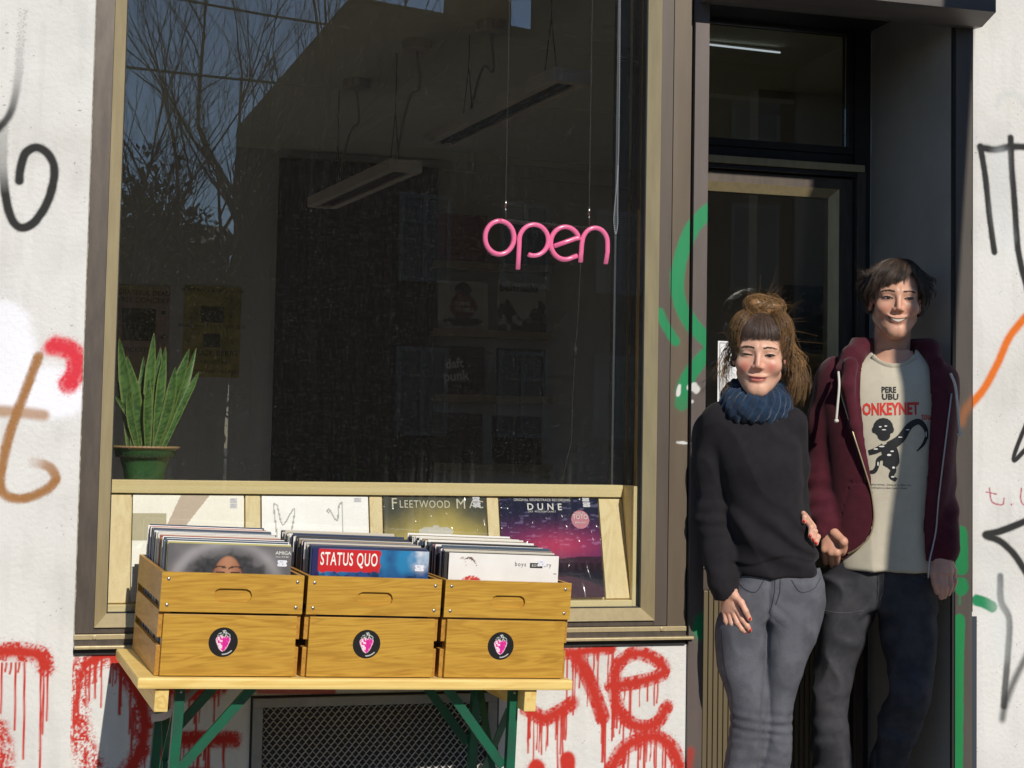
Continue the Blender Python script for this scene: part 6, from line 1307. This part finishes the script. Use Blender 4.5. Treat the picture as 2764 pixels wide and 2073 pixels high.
# t-shirt
tkn = [(945, 2350, 2478, .060, .03), (968, 2318, 2505, .074, .028), (1000, 2255, 2548, .090, .022), (1050, 2236, 2560, .106, .012), (1150, 2240, 2556, .118, .004), (1300, 2252, 2545, .112, .004), (1420, 2256, 2532, .108, .006), (1500, 2262, 2522, .110, .008), (1533, 2266, 2518, .112, .008)]
def m_torso(X, Y, Z, g=0.): return loft(X, Y, Z, G.kn(tkn), .012)-g
nk = lp2(2412, 985, -.03)
def m_shirt(X, Y, Z):
    d = m_torso(X, Y, Z)
    low = sstep(lp2(2400, 1330)[2], lp2(2400, 1500)[2], Z)
    d = d-.007*low*ridge(X, Y, Z, 7, 4., (1.6, 1, .8))-.003*nz3(X, Y, Z, 8)-.0025*ridge(X, Y, Z, 9, 6., (2, 1, .3))
    z0 = Z-nk[2]; r = np.sqrt((X-nk[0])**2+((Y-.03)*.95)**2); col_ = np.abs(r-.068)-.010       # ribbed collar
    zt_ = lp2(2412, 946)[2]; u2 = np.sqrt(((X-nk[0])/.066)**2+(np.minimum(Z-zt_, 0)/.050)**2); d = smax(d, -smax((u2-1)*.050, Y-.05, .004), .003)
    return d
s2 = sdf_mesh(m_shirt, (lp2(2225, 1300)[0], -.15, lp2(2400, 1540)[2]-.01), (lp2(2575, 1300)[0], .17, lp2(2400, 940)[2]), .0045)
G.sh = G.add('tshirt', s2, fabric('cream_cotton', (.56, .51, .40), (.52, .47, .37), sheen=.05, bump=.12))
bvh = BVHTree.FromPolygons([tuple(p) for p in s2[0]], s2[1])
def on_shirt(x, z, off=.0015, tree=bvh):
    h = tree.ray_cast(Vector((x, -1., z)), Vector((0, 1, 0)))[0]; return np.array([x, (h.y if h else -.10)-off, z])
# collar band
cp = []
for an in np.linspace(0, 2*PI, 49):
    if abs(an-PI) < PI-1.30: continue
    zt_ = lp2(2412, 946)[2]; a_ = an if an < PI else an-2*PI; x_ = nk[0]+.072*math.sin(a_); z_ = zt_-.056*math.cos(a_); h_ = bvh.ray_cast(Vector((x_, -1, z_)), Vector((0, 1, 0)))[0]; cp.append((a_, x_, (h_.y if h_ else -.03)+.001, z_))
cp = np.array(sorted(cp))[:, 1:]; cp[:, 1] = np.convolve(np.pad(cp[:, 1], 3, mode='edge'), np.ones(7)/7, 'valid'); cb = MB().tube(cp, .0115, 8, squash=.4); G.add('collar', cb, fabric('cream_rib', (.54, .49, .38), (.46, .42, .33), sheen=.05), G.sh)
# print on the shirt
def shirt_text(s, px, py, size, m, sx=1., sp=1., off=0., rot=0.):
    p0 = lp2(px, py, -.11); cr, sr = math.cos(rot), math.sin(rot)
    g, f = text_geo(s, size, lambda a, b: on_shirt(p0[0]+a*cr-b*sr, p0[2]+a*sr+b*cr), sx, 'LEFT', sp, off, 2); G.add('lettering', (g, f), m, G.sh)
shirt_text('PERE', 2379, 1059, .0255, M['ink'], .80, 1.06, .0010); shirt_text('UBU', 2380, 1078, .0255, M['ink'], 1.0, 1.04, .0010)
shirt_text('ONKEYNET', 2328, 1120, .052, M['inkr'], .63, 1.0, .0019, .03); shirt_text('tour', 2487, 1132, .030, M['inkr'], .7, 1, .0005)
shirt_text('typing monkeys... clicking on an infinite array,', 2350, 1309, .0075, M['ink'], .9); shirt_text('nothing but an infinite number of hands', 2353, 1318, .0075, M['ink'], .9)
def shirt_poly(pts, m, off=.0016):
    P = [lp2(a, b, -.11) for a, b in pts]; v = [on_shirt(p[0], p[2], off) for p in P]; return v
def blob(mb, cx, cy, rx, ry, off=.0016, n=16): v = shirt_poly([(cx, cy)]+[(cx+rx*math.cos(2*PI*i/n), cy+ry*math.sin(2*PI*i/n)) for i in range(n)], None, off); mb.add(v, [[0, 1+i, 1+(i+1) % n] for i in range(n)])
def limb(mb, pts, ws, off=.0016):
    p = spline(np.array(pts, float), 4); w = np.interp(np.linspace(0, 1, len(p)), np.linspace(0, 1, len(ws)), ws); t = np.gradient(p, axis=0); t /= np.linalg.norm(t, axis=1, keepdims=True); n = np.stack([-t[:, 1], t[:, 0]], 1)
    v = shirt_poly(list(p+n*w[:, None])+list(p-n*w[:, None]), None, off); m = len(p); mb.add(v, [[i, i+1, m+i+1, m+i] for i in range(m-1)])
q = MB(); blob(q, 2384, 1154, 27, 26); blob(q, 2386, 1176, 17, 14); blob(q, 2360, 1160, 6, 9); blob(q, 2408, 1160, 5, 9)
limb(q, [(2392, 1198), (2402, 1220), (2404, 1245), (2396, 1262)], [20, 22, 24, 14]); limb(q, [(2400, 1205), (2430, 1185), (2455, 1150), (2480, 1138), (2498, 1156), (2502, 1180)], [13, 12, 9, 8, 6, 4]); limb(q, [(2502, 1178), (2492, 1200), (2475, 1218)], [5, 4, 1.5])
limb(q, [(2385, 1205), (2365, 1216), (2345, 1222)], [9, 8, 7]); limb(q, [(2390, 1232), (2372, 1240), (2368, 1258), (2360, 1272), (2348, 1274)], [8, 6, 5, 6, 4]); limb(q, [(2402, 1255), (2412, 1268), (2406, 1285), (2420, 1296)], [9, 8, 7, 5])
G.add('printed_monkey', q, M['ink'], G.sh)
q = MB(); 
for a, b, rx, ry in ((2376, 1152, 4, 1.8), (2391, 1150, 4, 1.8), (2386, 1160, 6, 1.5), (2380, 1205, 8, 2), (2400, 1228, 6, 3), (2408, 1218, 5, 2), (2370, 1252, 2, 6), (2412, 1262, 4, 3), (2410, 1287, 5, 2), (2364, 1212, 6, 2), (2500, 1172, 1.5, 8), (2450, 1160, 5, 1.5), (2430, 1180, 6, 1.5)): blob(q, a, b, rx, ry, .0024, 10)
G.add('print_highlights', q, M['inkw'], G.sh, kind='stuff')
# jeans
ml1 = G.kn([(1560, 2214, 2366, .098, .01), (1640, 2210, 2366, .10, .01), (1700, 2204, 2348, .094, .004), (1800, 2197, 2314, .082, -.004), (1880, 2192, 2296, .076, -.012), (1950, 2190, 2292, .076, -.010), (2010, 2189, 2300, .076, .0), (2073, 2195, 2303, .076, .008), (2250, 2204, 2304, .072, .02), (2430, 2208, 2306, .066, .03)])
ml2 = G.kn([(1560, 2362, 2526, .098, .01), (1640, 2366, 2530, .10, .01), (1700, 2372, 2528, .094, .004), (1800, 2390, 2518, .086, -.012), (1870, 2394, 2506, .082, -.022), (1950, 2374, 2488, .078, -.012), (2010, 2360, 2468, .076, .006), (2073, 2346, 2443, .074, .024), (2250, 2325, 2420, .070, .05), (2430, 2325, 2416, .064, .06)])
kz2 = lp2(2250, 1920)[2]
def m_jeans(X, Y, Z):
    hips = loft(X, Y, Z, G.kn([(1480, 2240, 2522, .098, .012), (1540, 2222, 2528, .106, .012), (1600, 2212, 2532, .108, .012), (1650, 2212, 2530, .102, .012)]), .02)
    d = smin(loft(X, Y, Z, ml1, .01), loft(X, Y, Z, ml2, .01), .006); d = smin(d, hips, .02)
    cx_, _, cz_ = lp2(2368, 1640)
    d = d-.013*ridge(X+.8*Z, Y, Z-.7*X, 7, 9., (1.3, 1, 1.1))**2*sstep(cz_+.05, cz_-.2, Z)-.008*ridge(X-.6*Z, Y, Z+.5*X, 11, 4.)**2-knee_folds(X, Y, Z, kz2-.02, .0018, 110, .08)-.006*nz3(X, Y, Z, 10)+.008
    d = d-.006*np.abs(np.sin((Z-cz_)*60-(X-cx_)*45))*np.exp(-((Z-cz_)/.06)**2)*np.exp(-((X-cx_)/.09)**2)*(Y < 0)
    pk = np.abs(np.sqrt((X-lp2(2250, 1500)[0])**2*.5+(Z-lp2(2250, 1478)[2])**2)-.03); d = d+.003*np.exp(-(pk/.004)**2)*(Y < 0)
    d = d+.005*np.exp(-((X-cx_)/.005)**2)*(Z < cz_+.12)*(Y < 0)
    return d
gj = sdf_mesh(m_jeans, (-.28, -.17, .03), (.28, .20, lp2(2400, 1486)[2]), .0058); mj = G.add('jeans', gj, denim('dark_denim', (.060, .059, .065), (.038, .038, .045)))
stitches(G, mj, gj, [[(2372, 1540), (2371, 1590), (2368, 1634)], [(2384, 1540), (2384, 1590), (2374, 1622)], [(2216, 1520), (2232, 1514), (2262, 1512), (2288, 1500)], [(2214, 1650), (2280, 1656), (2330, 1648)], [(2522, 1536), (2500, 1560), (2470, 1540)]], mat('dark_thread', (.10, .10, .105), .9), lp2)
for px, yo in ((2256, 0), (2372, .04)):
    b2 = lp2(px, 2430, .0); G.add('shoe', sdf_mesh(lambda X, Y, Z: smax(smin(cone(X, Y, Z, (b2[0], -.15+yo, .035), (b2[0], .06+yo, .05), .04, .046), cone(X, Y, Z, (b2[0], .04+yo, .05), (b2[0], .05+yo, .11), .045, .042), .03), .004-Z, .004), (b2[0]-.07, -.22+yo, -.01), (b2[0]+.07, .13+yo, .17), .007), mat('brown_leather', (.05, .03, .02), .5))
# hoodie: open shell over the shirt, sleeves, bunched hood
def pl(pts, t=-.12): p = np.array([lp2(a, b, t) for a, b in pts]); o = np.argsort(p[:, 2]); return p[o]
Lb = pl([(2338, 930), (2328, 960), (2322, 1060), (2335, 1200), (2352, 1300), (2361, 1380), (2352, 1440), (2318, 1480), (2288, 1500), (2270, 1540)]); Rb = pl([(2500, 930), (2506, 960), (2514, 1090), (2502, 1300), (2492, 1420), (2500, 1530), (2510, 1600)])
def m_hoodie(X, Y, Z):
    z = Z[0, 0, :]; xl = np.interp(z, Lb[:, 2], Lb[:, 0]).astype(np.float32); xr = np.interp(z, Rb[:, 2], Rb[:, 0]).astype(np.float32)
    tor = loft(X, Y, Z, G.kn([(940, 2340, 2490, .070, .03), (968, 2290, 2525, .086, .028), (1000, 2246, 2552, .102, .022), (1050, 2230, 2562, .120, .012), (1150, 2238, 2558, .134, .004), (1300, 2248, 2550, .130, .004), (1420, 2250, 2545, .130, .004), (1500, 2258, 2540, .128, .006), (1535, 2268, 2535, .124, .008)]), .012)
    sl = chain(X, Y, Z, [lp2(2262, 1022, .012), lp2(2234, 1150, .012), lp2(2221, 1285, .01), lp2(2222, 1370, -.02), lp2(2228, 1412, -.04), lp2(2231, 1432, -.05)], [.066, .060, .060, .057, .048, .042], .03)
    sr = chain(X, Y, Z, [lp2(2522, 1024, .02), lp2(2526, 1160, .03), lp2(2527, 1290, .03), lp2(2538, 1400, .0), lp2(2544, 1470, -.022), lp2(2546, 1496, -.028)], [.062, .056, .054, .050, .044, .040], .03)
    wz = np.sin(Z*95+.6*np.sin(X*40)+7*nz3(X, Y, Z, 8, 2.)); el = np.exp(-((Z-lp2(2225, 1370)[2])/.09)**2)
    sl = sl-.0035*wz*el-.008*ridge(X+.5*Z, Y, Z-.4*X, 10, 7.)**2; sr = sr-.004*wz*el-.004*ridge(X, Y, Z, 11, 8.)
    fold = .010*ridge(X, Y, Z, 8, 5., (1.8, 1, .45))-.006; low = sstep(lp2(2400, 1150)[2], lp2(2400, 1420)[2], Z)
    tor = tor-fold*low-.004*nz3(X, Y, Z, 8)
    tor = np.minimum(tor, m_torso(X, Y, Z)-.020); shell = smax(tor, -(m_torso(X, Y, Z)-.0125), .002)
    op = smax(xl-X, X-xr, .004); op = smax(op, Y-.03, .01); shell = smax(shell, -op, .004)
    shell = smax(shell, (lp2(2290, 1505)[2]-Z)-.0*X, .006)
    hood = chain(X, Y, Z, [lp2(2272, 1000, -.075), lp2(2302, 962, -.045), lp2(2328, 938, .02), lp2(2360, 932, .09), lp2(2420, 932, .12), lp2(2475, 936, .09), lp2(2506, 950, .03), lp2(2528, 980, -.03)], [.018, .026, .032, .04, .045, .04, .030, .022], .03)
    hood = hood-.006*ridge(X, Y, Z, 12, 3.)
    lap = chain(X, Y, Z, [lp2(2296, 985, -.095), lp2(2288, 1040, -.118), lp2(2306, 1150, -.128), lp2(2340, 1290, -.126)], [.024, .020, .014, .008], .02); lap = smax(lap, -(m_torso(X, Y, Z)-.011), .002)
    d = smin(shell, hood, .015); d = smin(d, sl, .014); d = smin(d, sr, .014); d = smin(d, lap, .012)
    for a in ((lp2(2233, 1440, -.055), lp2(2240, 1490, -.08), .032, .036), (lp2(2546, 1504, -.03), lp2(2550, 1560, -.05), .031, .036)): d = smax(d, -cone(X, Y, Z, a[0], a[1], a[2], a[3]), .004)
    pkt = np.exp(-((Z-lp2(2300, 1300)[2])/.004)**2)*(X < lp2(2340, 1300)[0])*(X > lp2(2285, 1300)[0])+np.exp(-((X-lp2(2287, 1340)[0]-.25*(Z-lp2(2287, 1340)[2]))/.004)**2)*(Z < lp2(2300, 1300)[2])*(Z > lp2(2300, 1400)[2])
    d = d+.0014*pkt*(Y < -.05)
    nckc = cone(X, Y, Z, lp2(2412, 900, .0), lp2(2412, 985, .01), .064, .060); return smax(d, -nckc, .006)
s3 = sdf_mesh(m_hoodie, (lp2(2150, 1300)[0], -.19, lp2(2400, 1535)[2]), (lp2(2600, 1300)[0]+.02, .21, lp2(2412, 915)[2]), .005)
mar = fabric('maroon_sweat', (.082, .012, .022), (.062, .009, .017), sheen=.12)
G.hd = G.add('hoodie', s3, mar)
bh = BVHTree.FromPolygons([tuple(p) for p in s3[0]], s3[1])
def zipper(pts, m, r=.003):
    p = [lp2(a, b, -.12) for a, b in pts]; p = spline(np.array(p), 6); v = []
    for a in p:
        h = bh.ray_cast(Vector((a[0], -1, a[2])), Vector((0, 1, 0)))[0]; v.append((a[0], (h.y if h is not None and h.y < -.02 else a[1])-.003, a[2]))
    v = np.array(v); y = v[:, 1]; v[:, 1] = np.convolve(np.pad(y, 3, mode='edge'), np.ones(7)/7, 'valid'); return MB().tube(v, r, 6)
G.add('zip', zipper([(2264, 1012), (2272, 1070), (2300, 1160), (2332, 1260), (2352, 1330), (2359, 1400), (2346, 1450), (2312, 1482), (2288, 1496)], None), mat('brass_zip', (.55, .46, .28), .35, metal=.7), G.hd)
G.add('zip', zipper([(2570, 1060), (2560, 1140), (2546, 1250), (2534, 1350), (2526, 1440), (2508, 1520), (2505, 1560)], None), mat('steel_zip', (.42, .40, .40), .4, metal=.6), G.hd)
crd = fabric('white_cotton_cord', (.66, .63, .56), (.6, .57, .5), sheen=0)
G.add('drawstring', MB().tube(spline([lp2(2263, 1004, -.105), lp2(2265, 1040, -.135), lp2(2261, 1090, -.145), (lp2(2257, 1134, -.145))], 6), .0042, 7).tube([lp2(2256, 1132, -.145), lp2(2258, 1140, -.145)], .007, 7).tube([lp2(2252, 1136, -.145), lp2(2264, 1136, -.145)], .0035, 6), crd, G.hd)
G.add('drawstring', MB().tube(spline([lp2(2566, 1008, -.075), lp2(2578, 1040, -.085), lp2(2584, 1090, -.085), lp2(2590, 1160, -.08), lp2(2592, 1172, -.08)], 6), .0045, 7).tube([lp2(2584, 1174, -.08), lp2(2598, 1172, -.08)], .005, 6), crd, G.hd)
# hair
def m_cap(x, y, z):
    d = ell(x, y, z, (0, .024, .042), (.084, .103, .090))
    zf = .074+.022*np.clip((x+.04)/.08, 0, 1)
    d = smax(d, -smax(smax(y+.020, z-zf, .003), np.abs(x)-.066, .004), .003); d = smax(d, -(z+.03+.05*np.clip((y-.02)/.05, 0, 1)), .012)
    d = smin(d, cone(np.abs(x), y, z, (.078, -.002, .045), (.083, .03, -.035), .014, .012), .012); d = smin(d, ell(x, y, z, (0, .085, -.03), (.062, .03, .055)), .02)
    return d-.004*np.sin(np.arctan2(x, y)*26+z*40)-.006*nz3(x, y, z, 40)
v_, f_ = hair_cap(Hm, Rm_, m_cap, (-.13, -.12, -.12), (.13, .16, .16))
DKM = np.array([.044, .029, .021]); G.hair = G.add('hair', (v_, f_), M['hair'], col=np.tile(DKM*.7, (len(v_), 1)))
paths = []; cols_ = []; rad = []
ctr = np.array([0, .024, .042])
for i in range(230):   # locks of hair, each a bundle that gathers towards its tip
    az = rs_.uniform(-PI, PI); e0 = rs_.uniform(.85, 1.5); front = abs(az) < rs_.uniform(.7, 1.15)
    if front:
        zt_ = .044+.034*np.clip((az+.5)/1.0, 0, 1)+rs_.normal(0, .007); e1 = math.asin(np.clip((zt_-.042)/.094, -1, 1)); a0 = az+rs_.uniform(.35, .9); out = rs_.uniform(.0, .06)
    else:
        e1 = rs_.uniform(-.80, .10); a0 = az*rs_.uniform(.7, 1.05); out = rs_.uniform(0, .20)*(abs(az) < 2.3)+.03
    lift = rs_.uniform(0, .07); flick = rs_.uniform(0, .030); fup = rs_.uniform(0, .04); wv = rs_.uniform(.005, .022); ph = rs_.uniform(0, 6.28); shade = rs_.uniform(.55, 2.0)
    for k in range(14):
        jt = np.array([rs_.normal(0, .10), rs_.normal(0, .07)]); cv = 1-.75*tt
        p = on_ell(a0+(az-a0)*tt**.8+jt[0]*cv, e0+(e1-e0)*tt+jt[1]*cv+rs_.normal(0, .02), 1.03+lift*np.sin(tt*2.4), (0, .024, .042), (.084, .103, .090))
        p = ctr+(p-ctr)*(1+(out+.03)*np.sin(tt*PI*.6)*tt**1.5+wv*np.sin(tt*7+ph))[:, None]
        if not front and abs(az) < 2.4: p[:, 0] += np.sign(az)*flick*sstep(.6, 1, tt); p[:, 2] += fup*sstep(.7, 1, tt)
        paths.append(p); cols_.append(DKM*shade*rs_.uniform(.7, 1.3)+rs_.uniform(0, .010)*np.array([1, .75, .5])); rad.append(.00075)
v_, f_, c_ = strands(np.array(paths), np.array(rad), np.array(cols_)); v_ = Hm+v_@Rm_.T
G.add('hair_strands', (v_, f_), M['hair'], G.hair, col=c_, kind='stuff')
